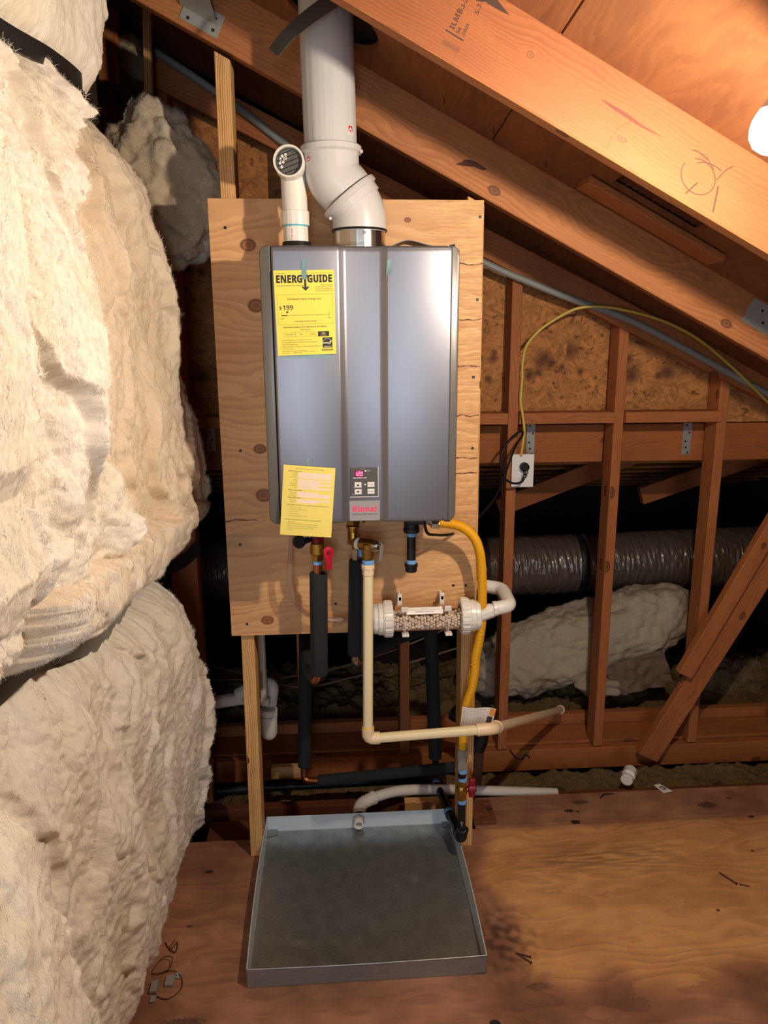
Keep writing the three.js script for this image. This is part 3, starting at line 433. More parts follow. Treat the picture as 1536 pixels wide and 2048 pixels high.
// ---------------------------------------------------------------- labels and tape on the heater
{
  const c = document.createElement('canvas'); c.width = 700; c.height = 960; const g = c.getContext('2d'), T = (s, x, y, px, w = '', al = 'left') => { g.font = w + ' ' + px + 'px sans-serif'; g.textAlign = al; g.fillText(s, x, y); };
  g.fillStyle = '#e6d14e'; g.fillRect(0, 0, 700, 960); g.fillStyle = '#1a1712';
  T('U.S. Government', 22, 38, 15, 'bold'); T('Federal law prohibits removal of this label before consumer purchase.', 678, 36, 12, '', 'right');
  for (const [s, a, b] of [['ENERG', 20, 334], ['GUIDE', 384, 678]]) { g.save(); g.font = 'bold 84px sans-serif'; g.translate(a, 136); g.scale((b - a) / g.measureText(s).width, 1.34); T(s, 0, 0, 84, 'bold'); g.lineWidth = 5; g.strokeStyle = '#1a1712'; g.strokeText(s, 0, 0); g.restore(); }
  g.lineWidth = 24; g.strokeStyle = '#1a1712'; g.beginPath(); g.moveTo(330, 52); g.lineTo(360, 96); g.lineTo(392, 52); g.moveTo(361, 92); g.lineTo(363, 206); g.stroke(); g.lineWidth = 18; g.beginPath(); g.moveTo(326, 184); g.lineTo(363, 218); g.lineTo(400, 184); g.stroke();
  T('Instantaneous Water Heater - Natural Gas', 28, 176, 16, 'bold'); ['Rinnai Corporation', 'RU199iN (REU-N3237FF-US)', 'RU199iN (REU-NP3237FF-US)', 'RU199iN (REU-N3237FFC-US)'].forEach((s, i) => T(s, 678, 172 + i * 22, 15, 'bold', 'right'));
  g.lineWidth = 2; g.strokeRect(26, 270, 646, 336); T('Estimated Yearly Energy Cost', 344, 330, 28, 'bold', 'center');
  T('$', 44, 440, 56, 'bold'); T('199', 84, 442, 76, 'bold'); g.beginPath(); g.moveTo(120, 456); g.lineTo(152, 456); g.lineTo(136, 484); g.fill();
  g.lineWidth = 3; g.beginPath(); g.moveTo(72, 470); g.lineTo(72, 512); g.moveTo(72, 504); g.lineTo(630, 504); g.moveTo(630, 470); g.lineTo(630, 512); for (const x of [212, 351, 490]) { g.moveTo(x, 500); g.lineTo(x, 512); } g.stroke(); g.fillRect(72, 498, 64, 12);
  T('$190', 56, 544, 16, 'bold'); T('$300', 610, 544, 16, 'bold'); T('Cost Range of Similar Models', 350, 580, 19, 'bold', 'center');
  T('Maximum Gallons Per Minute of Hot Water', 340, 646, 25, 'bold', 'center'); T('(GPM Rating)', 340, 676, 21, '', 'center');
  g.lineWidth = 2; [84, 222, 356].forEach((x, i) => { g.strokeRect(x, 696, 134, 50); T(['very small', 'low', 'medium'][i], x + 67, 728, 19, 'bold', 'center'); }); g.fillRect(490, 694, 132, 58); g.fillStyle = '#e6d14e'; T('high', 556, 722, 22, 'bold', 'center'); T('4.0+ gpm', 556, 742, 16, '', 'center'); g.fillStyle = '#1a1712';
  ['• Your cost will depend on your utility rates and use.', '• Cost range based only on models fueled by natural gas with a', '   high GPM rating (over 4.0).', '• Estimated energy cost based on a national average natural gas cost', '   of $1.05 per therm.', '• Estimated yearly energy use: 189 therms.'].forEach((s, i) => T(s, 48, 790 + i * 25, 14.5, 'bold'));
  g.fillRect(540, 766, 118, 118); g.strokeStyle = '#f4e8c0'; g.lineWidth = 3; g.beginPath(); g.arc(599, 842, 62, Math.PI * 1.14, Math.PI * 1.86); g.stroke(); g.fillStyle = '#f4e8c0'; g.font = 'italic bold 30px serif'; g.textAlign = 'center'; g.fillText('energy', 590, 838); g.beginPath(); for (let k = 0; k < 10; k++) { const a = -Math.PI / 2 + k * Math.PI / 5, R = k % 2 ? 6 : 15; g.lineTo(636 + R * Math.cos(a), 812 + R * Math.sin(a)); } g.fill(); T('ENERGY STAR', 599, 876, 14, 'bold', 'center');
  g.fillStyle = '#1a1712'; for (let i = 0; i < 30; i++) g.fillRect(530 + i * 4.6, 896, i % 3 ? 2 : 3.4, 24); T('ftc.gov/energy', 52, 936, 15); T('Natural Gas', 190, 936, 17, 'bold'); T('Pub #100000492', 330, 928, 15);
  solo('energy_label', sheet([V(-0.1335, 1.7855, -1.8335), V(0.0075, 1.7875, -1.8335), V(0.009, 1.5955, -1.8325), V(-0.1295, 1.591, -1.8325)], 10, 12, 0.0003, (u, v) => 0.0005 + 0.002 * v * v), std({ map: texOf(c, 0, 0, THREE.ClampToEdgeWrapping), roughness: 0.55 }), 'yellow energy rating label with a big black heading, upper left of the heater', 'label');
}
{
  const c = document.createElement('canvas'); c.width = 512; c.height = 700; const g = c.getContext('2d'), r = rngOf(9); g.fillStyle = '#e6d468'; g.fillRect(0, 0, 512, 700);
  const T = (s, x, y, px, w = '', al = 'left') => { g.font = w + ' ' + px + 'px sans-serif'; g.textAlign = al; g.fillStyle = '#2a2416'; g.fillText(s, x, y); };
  T('Please complete and return this card within 30 days', 256, 34, 12, '', 'center'); T('Owner Information', 50, 62, 14, 'bold'); T('Product Information', 56, 252, 14, 'bold'); T('Dealer Information', 56, 326, 14, 'bold');
  const rows = [[78, 'First Name'], [97, 'Last Name'], [118, 'Company Name'], [147, 'Address'], [166, 'City'], [185, 'State/Province'], [204, 'Phone Number'], [226, 'Email'], [272, 'Purchase Date'], [290, 'Serial Number'], [308, 'Model Number'], [346, 'Dealer Name'], [364, 'Dealer Phone']];
  for (const [y, s] of rows) { T(s, 140, y, 11, '', 'right'); const n = /City|Phone|Date/.test(s) ? 14 : 22; for (let k = 0; k < n; k++) { g.fillStyle = '#f3dcd0'; g.fillRect(150 + k * 15, y - 12, 14, 16); g.strokeStyle = '#d8b9a0'; g.strokeRect(150 + k * 15, y - 12, 14, 16); } }
  T('TO THE OWNER: This product is for residential and commercial use, please retain:', 46, 396, 11, 'bold'); ['Registration of the heater', 'Installation and operation manual', 'Contractor details', 'Local dealer details', 'Extended warranty and return policy'].forEach((s, i) => T((i + 1) + '.  ' + s, 62, 418 + i * 22, 11));
  T('SERVICE: This appliance must be installed by a licensed professional', 38, 544, 11, 'bold'); ['All inspections', 'Replacement of parts must be carried out with genuine parts', 'Replacement labour, where applicable, must be carried out', 'Replacement notices must be returned with this card', 'Thank you'].forEach((s, i) => T((i + 1) + '.  ' + s, 58, 568 + i * 20, 11));
  solo('registration_card', sheet([V(-0.1255, 1.329, -1.833), V(0.0020, 1.3175, -1.833), V(-0.0125, 1.1415, -1.829), V(-0.1405, 1.1525, -1.829)], 10, 14, 0.0003, (u, v) => 0.0008 + 0.004 * sstep(0.3, 1, v) + 0.0015 * Math.sin(u * 3.1)), std({ map: texOf(c, 0, 0, THREE.ClampToEdgeWrapping), roughness: 0.6 }), 'pale yellow tilted form card with pink grids over the lower left heater edge', 'card');
}
const tapeMat = phys({ color: 0x86a9ad, roughness: 0.35, transmission: 0.35, thickness: 0 });
solo('tape_strip', sheet([V(-0.0675, 1.812, -1.8345), V(-0.0565, 1.812, -1.8345), V(-0.0565, 1.766, -1.832), V(-0.0675, 1.766, -1.832)], 2, 6, 0.0002, () => 0.0006), tapeMat, 'short blue tape strip holding the top of the energy label', 'tape');
solo('tape_strip', sheet([V(0.1325, 1.810, -1.8345), V(0.1425, 1.810, -1.8345), V(0.1385, 1.778, -1.8345), V(0.129, 1.774, -1.8345)], 3, 8, 0.0002, (u, v) => 0.0006 + 0.006 * v * v * u), tapeMat, 'short curled blue tape strip on the bare right half of the heater', 'tape');
solo('tape_strip', sheet([V(-0.072, 1.342, -1.8345), V(-0.062, 1.344, -1.8345), V(-0.06, 1.326, -1.832), V(-0.07, 1.326, -1.832)], 2, 4, 0.0002, (u, v) => 0.0006 + 0.001 * u), tapeMat, 'tiny blue tape scrap above the tilted form card', 'tape');
solo('tape_strip', sheet([V(-0.125, 1.597, -1.8345), V(-0.006, 1.5975, -1.8345), V(-0.006, 1.586, -1.8345), V(-0.122, 1.585, -1.8345)], 6, 2, 0.0002, () => 0.0003), tapeMat, 'blue tape strip peeping out below the energy label', 'tape');

// ---------------------------------------------------------------- white flue
{
  const t = thing('vent_pipe', 'wide white plastic vent pipe rising from the heater through the roof', 'vent pipe', V(0.073, 1.885, -1.962));
  const z = -1.962, R = 0.0635;
  part(t, 'pipe', rod(V(0.006, 2.05, z), V(-0.004, 2.62, z), R, 64), M.ppWhite);
  const dir = V(0.61, -0.79, 0).normalize(), mid = V(0.046, 1.972, z);
  const up = V(0.0062, 2.046, z), curve = new THREE.CatmullRomCurve3([up.clone().add(V(0, 0.02, 0)), up, V(0.012, 2.012, z), mid.clone().addScaledVector(dir, -0.012), mid.clone().addScaledVector(dir, 0.012), V(0.068, 1.935, z), V(0.073, 1.905, z), V(0.073, 1.885, z)]);
  part(t, 'elbow', new THREE.TubeGeometry(curve, 60, 0.0665, 56), M.ppWhite);
  part(t, 'socket', [turned([[0.063, 0], [0.0675, 0.0], [0.0675, 0.026], [0.071, 0.030], [0.0745, 0.031], [0.0745, 0.043], [0.0725, 0.0455], [0.064, 0.0455]], V(0.0065, 2.034, z), V(-0.015, 1, 0), 64), rod(V(0.076, 2.066, z + 0.022), V(0.082, 2.066, z + 0.024), 0.004, 10)], M.ppWhite);
  const back = dir.clone().negate(), low = mid.clone().addScaledVector(dir, 0.034);
  part(t, 'socket', [turned([[0.0655, 0], [0.0695, 0.001], [0.0695, 0.018], [0.0725, 0.021], [0.076, 0.022], [0.076, 0.032], [0.0745, 0.0345], [0.065, 0.0345]], low, back, 64), rod(V(0.0, 1.913, z + 0.046), V(0.002, 1.91, z + 0.056), 0.004, 10)], M.ppWhite);
  part(t, 'seal_ring', ring(mid.clone().addScaledVector(dir, -0.0025), dir, 0.0685, 0.003, 64), M.greyPlastic);
  part(t, 'gasket', turned([[0.062, 0], [0.0675, 0.0005], [0.069, 0.003], [0.0675, 0.006], [0.064, 0.0065]], V(0.073, 1.8855, z), V(0, 1, 0), 64), M.black);
  const logo = document.createElement('canvas'); logo.width = 96; logo.height = 128; { const g = logo.getContext('2d'); g.fillStyle = '#dcd6cf'; g.fillRect(0, 0, 96, 128); g.fillStyle = '#b3202c'; g.fillRect(8, 8, 80, 78); g.fillStyle = '#f2ece6'; g.beginPath(); g.moveTo(48, 20); g.lineTo(80, 74); g.lineTo(62, 74); g.lineTo(48, 52); g.lineTo(34, 74); g.lineTo(16, 74); g.fill(); g.fillStyle = '#2a2626'; g.font = 'bold 21px sans-serif'; g.fillText('centro', 14, 112); }
  const sticker = (y, a0, a1, h, r, cx) => { const g = new THREE.CylinderGeometry(r, r, h, 8, 1, true, a0, a1 - a0); return g.translate(cx, y, z); };
  const lm = std({ map: texOf(logo, 0, 0, THREE.ClampToEdgeWrapping), roughness: 0.4 });
  part(t, 'sticker', sticker(2.108, 0.72, 0.98, 0.02, 0.0638, 0.0052), lm); part(t, 'sticker', sticker(2.042, -1.05, -0.82, 0.018, 0.0679, 0.0065), lm);
}
solo('hanger_strap', band([V(-0.117, 2.252, -1.87), V(-0.085, 2.285, -1.865), V(-0.035, 2.318, -1.85), V(0.03, 2.35, -1.83), V(0.11, 2.385, -1.80)], (f) => V(0.35 - 0.2 * f, 1, -0.25), 0.042, 0.0015, 30), std({ color: 0x57544f, roughness: 0.55, metalness: 0.5 }), 'dark grey sheet metal strap crossing the top of the vent pipe', 'strap');

// ---------------------------------------------------------------- small white intake
{
  const t = thing('intake_pipe', 'short white plastic intake pipe with a screened mouth facing the room', 'intake pipe', V(-0.083, 1.862, -1.97));
  part(t, 'pipe', rod(V(-0.084, 1.862, -1.97), V(-0.0845, 1.93, -1.97), 0.0305, 36), M.pvc);
  part(t, 'coupling', turned([[0.03, 0], [0.0345, 0.0005], [0.0345, 0.032], [0.033, 0.034], [0.03, 0.034]], V(-0.0845, 1.901, -1.97), V(0, 1, 0), 40), M.pvc);
  part(t, 'glue_line', ring(V(-0.0842, 1.9, -1.97), V(0, 1, 0), 0.0315, 0.004, 36), std({ color: 0x4fb4c4, roughness: 0.4 }));
  part(t, 'elbow', [pipe([V(-0.0845, 1.93, -1.97), V(-0.087, 2.03, -1.972), V(-0.092, 2.036, -1.925)], 0.031, 0.05, 36)], M.pvc);
  const d = V(-0.06, 0.06, 1).normalize(), c = V(-0.0915, 2.035, -1.95);
  part(t, 'mouth', turned([[0.0315, 0], [0.0365, 0.0005], [0.0368, 0.04], [0.0358, 0.0415], [0.0325, 0.0415], [0.0315, 0.040], [0.031, 0.006], [0.0, 0.005]], c, d, 48), M.pvc);
  part(t, 'screen_rim', turned([[0.0312, 0], [0.0312, 0.003], [0.0285, 0.003], [0.0285, 0]], c.clone().addScaledVector(d, 0.032), d, 40), M.darkGrey);
  const bars = []; const X = V(1, 0.0, 0.06).normalize(), Y = d.clone().cross(X).normalize(), cc = c.clone().addScaledVector(d, 0.033), at = (a, b) => cc.clone().addScaledVector(X, a).addScaledVector(Y, b);
  for (let k = -2; k <= 2; k++) { const o = k * 0.0105, h = Math.sqrt(0.0288 ** 2 - o * o), ca = Math.cos(0.36), sa = Math.sin(0.36); bars.push(rod(at(-o * sa - h * ca, o * ca - h * sa), at(-o * sa + h * ca, o * ca + h * sa), 0.0007, 6)); }
  for (const [x, y] of [[-0.016, 0.014], [-0.008, 0.017], [-0.0195, 0.006], [-0.0115, 0.008], [-0.021, -0.003], [-0.0135, -0.001], [-0.007, 0.009], [-0.0175, -0.011]]) { const q = box(-0.0026, 0.0026, -0.0026, 0.0026, -0.0004, 0.0004, 0.0003).rotateZ(0.78).scale(1, 1.35, 1), p = at(x, y).addScaledVector(d, -0.002); q.translate(p.x, p.y, p.z); part(t, 'screen_opening', q, M.pvc); }
  part(t, 'screen', bars, M.black);
  part(t, 'baffle', turned([[0, 0], [0.0305, 0.0], [0.0305, 0.001], [0, 0.001]], at(0, 0).addScaledVector(d, -0.004), d, 32), std({ color: 0x54514d, roughness: 0.6 }));
  const cv = document.createElement('canvas'); cv.width = 64; cv.height = 128; { const g = cv.getContext('2d'); g.fillStyle = '#e9e4da'; g.fillRect(0, 0, 64, 128); g.fillStyle = '#b8323a'; g.font = 'bold 36px sans-serif'; g.translate(20, 12); g.rotate(Math.PI / 2); g.fillText('541-63', 0, 0); }
  part(t, 'size_print', new THREE.CylinderGeometry(0.0307, 0.0307, 0.026, 6, 1, true, -0.5, 0.4).translate(-0.0841, 1.881, -1.97), std({ map: texOf(cv, 0, 0, THREE.ClampToEdgeWrapping), roughness: 0.4 }));
}

// ---------------------------------------------------------------- fittings below the heater
{
  const z = -1.97, t = thing('isolation_valve', 'brass valve with a red lever above the left foam-covered pipe', 'valve', V(-0.052, 1.003, z));
  part(t, 'body', [hex(V(-0.052, 1.038, z), V(-0.052, 1.062, z), 0.0185), rod(V(-0.052, 1.055, z), V(-0.052, 1.09, z), 0.0195, 24, 0.003), rod(V(-0.052, 1.085, z), V(-0.052, HY0 + 0.004, z), 0.013), hex(V(-0.052, 1.13, z), V(-0.052, 1.155, z), 0.02), rod(V(-0.04, 1.072, z + 0.012), V(-0.027, 1.072, z + 0.03), 0.008)], M.brass);
  part(t, 'collar', hex(V(-0.050, 1.092, z), V(-0.050, 1.108, z), 0.0195), M.redDark, 'dark red plastic collar');
  part(t, 'tape_ring', turned([[0.012, 0], [0.0148, 0.001], [0.0150, 0.006], [0.0146, 0.011], [0.012, 0.012]], V(-0.0525, 1.0265, z), V(0, 1, 0), 24), M.blueTape);
  part(t, 'nipple', rod(V(-0.053, 0.998, z), V(-0.052, 1.04, z), 0.0132), M.copper);
  const l = new THREE.Shape(); l.moveTo(-0.012, 0.012); l.quadraticCurveTo(0, 0.02, 0.013, 0.010); l.quadraticCurveTo(0.014, -0.006, 0.009, -0.014); l.lineTo(0.008, -0.044); l.quadraticCurveTo(0.002, -0.048, -0.006, -0.044); l.lineTo(-0.008, -0.016); l.quadraticCurveTo(-0.014, -0.004, -0.012, 0.012);
  part(t, 'lever', toCreasedNormals(new THREE.ExtrudeGeometry(l, { depth: 0.006, bevelEnabled: true, bevelSize: 0.0015, bevelThickness: 0.0018, bevelSegments: 2 }).rotateY(0.35).translate(-0.0235, 1.068, z + 0.03), 30 * rad), M.red, 'bright red lever');
  part(t, 'lever_nut', hex(V(-0.021, 1.07, z + 0.036), V(-0.019, 1.07, z + 0.042), 0.005), M.redDark);
  part(t, 'drain_cap', [turned([[0.0, 0], [0.0155, 0.0], [0.0175, 0.002], [0.0175, 0.012], [0.0155, 0.014], [0, 0.014]], V(-0.097, 1.099, z + 0.035), V(-0.35, 0, -1), 28), rod(V(-0.094, 1.099, z + 0.03), V(-0.062, 1.10, z + 0.0), 0.0085)], M.black, 'black drain cap');
  part(t, 'cap_strap', new THREE.TorusGeometry(0.0155, 0.0012, 8, 28).rotateY(0.3).translate(-0.083, 1.099, z + 0.018), M.plate);
}
{
  const t = thing('foam_pipe', 'left black foam-covered pipe hanging in front of the plywood', 'pipe', V(-0.055, 0.69, -1.97));
  part(t, 'pipe', pipe([V(-0.053, 1.01, -1.97), V(-0.0555, 0.70, -1.967), V(-0.07, 0.665, -1.985), V(-0.10, 0.66, -2.2), V(-0.115, 0.64, -2.44)], 0.0111, 0.03), M.copper);
  part(t, 'foam', [turned([[0.011, 0], [0.0225, 0.0005], [0.0246, 0.004], [0.0243, 0.1], [0.0248, 0.2], [0.0246, 0.298], [0.0225, 0.302], [0.0135, 0.3015]], V(-0.0555, 0.70, -1.967), V(0.005, 0.303, -0.003), 36), pipe([V(-0.056, 0.69, -1.99), V(-0.075, 0.667, -2.03), V(-0.10, 0.66, -2.2), V(-0.112, 0.645, -2.40)], 0.023, 0.03, 24)], M.foam, 'black foam sleeve');
}
{
  const t = thing('foam_pipe', 'right black foam-covered pipe behind the cream pipe', 'pipe', V(0.052, 0.72, -2.02));
  part(t, 'pipe', [pipe([V(0.057, 1.06, -2.02), V(0.047, 0.71, -2.02), V(0.06, 0.69, -2.05), V(0.2, 0.66, -2.3), V(0.31, 0.64, -2.44)], 0.0111, 0.03), hex(V(0.056, 1.02, -2.018), V(0.057, 1.055, -2.018), 0.015)], M.steel);
  part(t, 'tape_ring', rod(V(0.068, 1.035, -2.004), V(0.066, 1.06, -2.004), 0.006), M.blueTape);
  part(t, 'foam', [turned([[0.011, 0], [0.0195, 0.0005], [0.0216, 0.004], [0.0216, 0.286], [0.0195, 0.29], [0.0135, 0.2895]], V(0.048, 0.732, -2.02), V(0.0085, 0.29, 0), 36), pipe([V(0.049, 0.735, -2.035), V(0.075, 0.705, -2.075), V(0.2, 0.66, -2.3), V(0.31, 0.64, -2.42)], 0.02, 0.03, 24)], M.foam, 'black foam sleeve');
}
{
  const z = -1.955, t = thing('relief_valve', 'brass pressure relief valve with a metal lever above the cream pipe', 'valve', V(0.05, 1.05, z));
  part(t, 'union', [hex(V(0.047, 1.132, -1.99), V(0.047, 1.152, -1.99), 0.021), rod(V(0.047, 1.150, -1.99), V(0.047, HY0 + 0.004, -1.99), 0.016), turned([[0.014, 0], [0.0195, 0.002], [0.0195, 0.007], [0.014, 0.009]], V(0.047, 1.122, -1.99), V(0, 1, 0), 28), rod(V(0.047, 1.095, -1.99), V(0.047, 1.13, -1.99), 0.0145), pipe([V(0.047, 1.11, -1.99), V(0.047, 1.085, -1.988), V(0.075, 1.082, -1.962)], 0.0155, 0.018, 24), rod(V(0.07, 1.13, -2.02), V(0.07, 1.165, -2.02), 0.012), rod(V(0.056, 1.095, -2.015), V(0.056, 1.05, -2.018), 0.0125)], M.brass);
  part(t, 'tape_ring', rod(V(0.0585, 1.083, -1.972), V(0.0655, 1.083, -1.965), 0.0165, 28), M.whiteTape, 'white sealing tape');
  part(t, 'body', [rod(V(0.063, 1.083, -1.966), V(0.104, 1.083, -1.945), 0.0165, 28, 0.003), turned([[0.012, 0], [0.0155, 0.002], [0.0165, 0.012], [0.0175, 0.02], [0.0185, 0.032], [0.012, 0.036]], V(0.0865, 1.042, -1.952), V(0, 1, 0), 28), rod(V(0.0868, 1.05, -1.952), V(0.0868, 1.09, -1.95), 0.0165, 24, 0.003)], M.brass);
  part(t, 'spring_cap', turned([[0.0, 0.020], [0.006, 0.0195], [0.012, 0.0165], [0.0155, 0.01], [0.0165, 0.0]], V(0.1, 1.082, -1.947), V(0.85, 0.02, 0.45), 28), M.steel);
  part(t, 'lever', box(-0.007, 0.007, -0.031, 0.024, -0.001, 0.001, 0.0008).rotateY(0.95).rotateZ(-0.12).translate(0.1215, 1.073, -1.93), M.zinc, 'flat metal lever tag'); part(t, 'lever_pin', rod(V(0.113, 1.086, -1.937), V(0.124, 1.086, -1.93), 0.003, 12), M.steel);
  part(t, 'outlet_tape', turned([[0.012, 0], [0.0175, 0.0005], [0.0178, 0.006], [0.0165, 0.012], [0.012, 0.0125]], V(0.0862, 1.0295, -1.952), V(0, 1, 0), 28), M.blueTape, 'blue thread sealant');
}
{
  const z = -1.952, t = thing('drain_pipe', 'cream plastic drain pipe that drops below the heater and turns right', 'pipe', V(0.08, 0.49, z));
  part(t, 'adaptor', [turned([[0.0145, 0], [0.0168, 0.001], [0.0168, 0.0175], [0.0185, 0.019], [0.0188, 0.03], [0.017, 0.0315], [0.012, 0.0315]], V(0.0855, 0.998, z), V(0.001, 1, 0), 32)], M.creamFit);
  part(t, 'riser', rod(V(0.0855, 1.0, z), V(0.0805, 0.51, z), 0.0143, 28), M.cream);
  part(t, 'elbow', [pipe([V(0.0808, 0.535, z), V(0.0805, 0.5, z), V(0.115, 0.5005, z)], 0.0178, 0.02, 28), ring(V(0.0808, 0.534, z), V(0, 1, 0), 0.0182, 0.004, 28)], M.creamFit);
  part(t, 'glue_line', ring(V(0.0808, 0.5375, z), V(0, 1, 0), 0.0172, 0.004, 28), std({ color: 0xd9b02c, roughness: 0.4 }));
  part(t, 'cross_run', rod(V(0.112, 0.5005, z), V(0.425, 0.514, z), 0.0143, 28), M.cream);
  part(t, 'elbow', [pipe([V(0.398, 0.513, z), V(0.448, 0.5155, z), V(0.464, 0.502, z - 0.03)], 0.0178, 0.02, 28), ring(V(0.464, 0.502, z - 0.032), V(0.31, -0.16, -0.94), 0.0205, 0.006, 28)], M.creamFit);
  part(t, 'back_run', cable([V(0.462, 0.503, z - 0.028), V(0.584, 0.392, -2.204), V(0.705, 0.284, -2.423), V(0.826, 0.175, -2.642), V(0.945, 0.068, -2.86)], 0.0143, 24), M.creamFit);
  part(t, 'end_collar', ring(V(0.945, 0.068, -2.86), V(0.4, -0.42, -0.6), 0.019, 0.01, 24), M.creamFit);
}
{
  const t = thing('condensate_stub', 'short capped black pipe with two blue rings under the right of the heater', 'pipe', V(0.206, 0.998, -1.97));
  part(t, 'pipe', rod(V(0.206, 1.01, -1.97), V(0.2063, 1.114, -1.97), 0.0125, 24), M.iron);
  part(t, 'tape_ring', rod(V(0.2062, 1.1, -1.97), V(0.2062, 1.112, -1.97), 0.0142), M.blueTape); part(t, 'tape_ring', rod(V(0.206, 1.021, -1.97), V(0.206, 1.033, -1.97), 0.0142), M.blueTape);
  part(t, 'cap', turned([[0, 0], [0.0145, 0.0005], [0.0165, 0.003], [0.0165, 0.014], [0.0185, 0.016], [0.0185, 0.023], [0.016, 0.025]], V(0.206, 0.998, -1.97), V(0, 1, 0), 28), M.iron);
}
{ // corrugated gas connector
  const pts = [V(0.275, 1.132, -1.985), V(0.30, 1.131, -1.985), V(0.345, 1.120, -1.99), V(0.382, 1.09, -1.995), V(0.402, 1.045, -2.0), V(0.411, 0.985, -2.005), V(0.416, 0.90, -2.01), V(0.417, 0.83, -2.012), V(0.411, 0.765, -2.015), V(0.403, 0.712, -2.02), V(0.402, 0.67, -2.022), V(0.395, 0.61, -2.025), V(0.380, 0.55, -2.03), V(0.374, 0.50, -2.032), V(0.373, 0.44, -2.034), V(0.373, 0.405, -2.035)];
  const t = thing('gas_hose', 'yellow corrugated gas hose looping down the right side of the plywood', 'hose', V(0.37, 0.4, -2.03));
  const c = new THREE.CatmullRomCurve3(pts, false, 'centripetal'), L = c.getLength(), pitch = 0.0042, n = Math.round(L / pitch) * 6, g = new THREE.TubeGeometry(c, n, 1, 18), P = g.attributes.position, q = V(0, 0, 0);
  for (let i = 0; i <= n; i++) { const f = i / n, ctr = c.getPointAt(f), smooth = sstep(0.10, 0.07, (1 - f) * L), r = 0.0122 + (0.0016 * Math.cos(i / 6 * Math.PI * 2)) * (1 - smooth) + 0.0006 * smooth; for (let k = 0; k <= 18; k++) { const m = i * 19 + k; q.fromBufferAttribute(P, m).sub(ctr).multiplyScalar(r).add(ctr); P.setXYZ(m, q.x, q.y, q.z); } }
  g.computeVertexNormals(); part(t, 'hose', g, M.yellow);
  part(t, 'nut', [hex(V(0.262, 1.1335, -1.985), V(0.285, 1.132, -1.985), 0.0165), rod(V(0.24, 1.15, -1.985), V(0.265, 1.1335, -1.985), 0.012), rod(V(0.245, 1.145, -1.985), V(0.245, HY0 + 0.003, -1.985), 0.011)], M.steel);
  const cv = document.createElement('canvas'); cv.width = 256; cv.height = 160; { const k = cv.getContext('2d'); k.fillStyle = '#d8d0c8'; k.fillRect(0, 0, 256, 160); k.fillStyle = '#8a8480'; for (let i = 0; i < 11; i++) for (let x = 10; x < 196; x += 26) k.fillRect(x, 12 + i * 13, 20, 4); k.fillStyle = '#c9803a'; k.fillRect(214, 4, 42, 60); k.fillStyle = '#3a3634'; k.fillRect(206, 70, 40, 60); }
  part(t, 'paper_tag', sheet([V(0.366, 0.558, -2.012), V(0.466, 0.552, -2.0), V(0.45, 0.498, -1.995), V(0.360, 0.496, -2.012)], 20, 8, 0.0003, (u, v) => 0.006 * Math.sin(u * 6.3) + 0.003 * Math.sin(v * 3)), std({ map: texOf(cv, 0, 0, THREE.ClampToEdgeWrapping), roughness: 0.7 }), 'curled white paper tag');
}
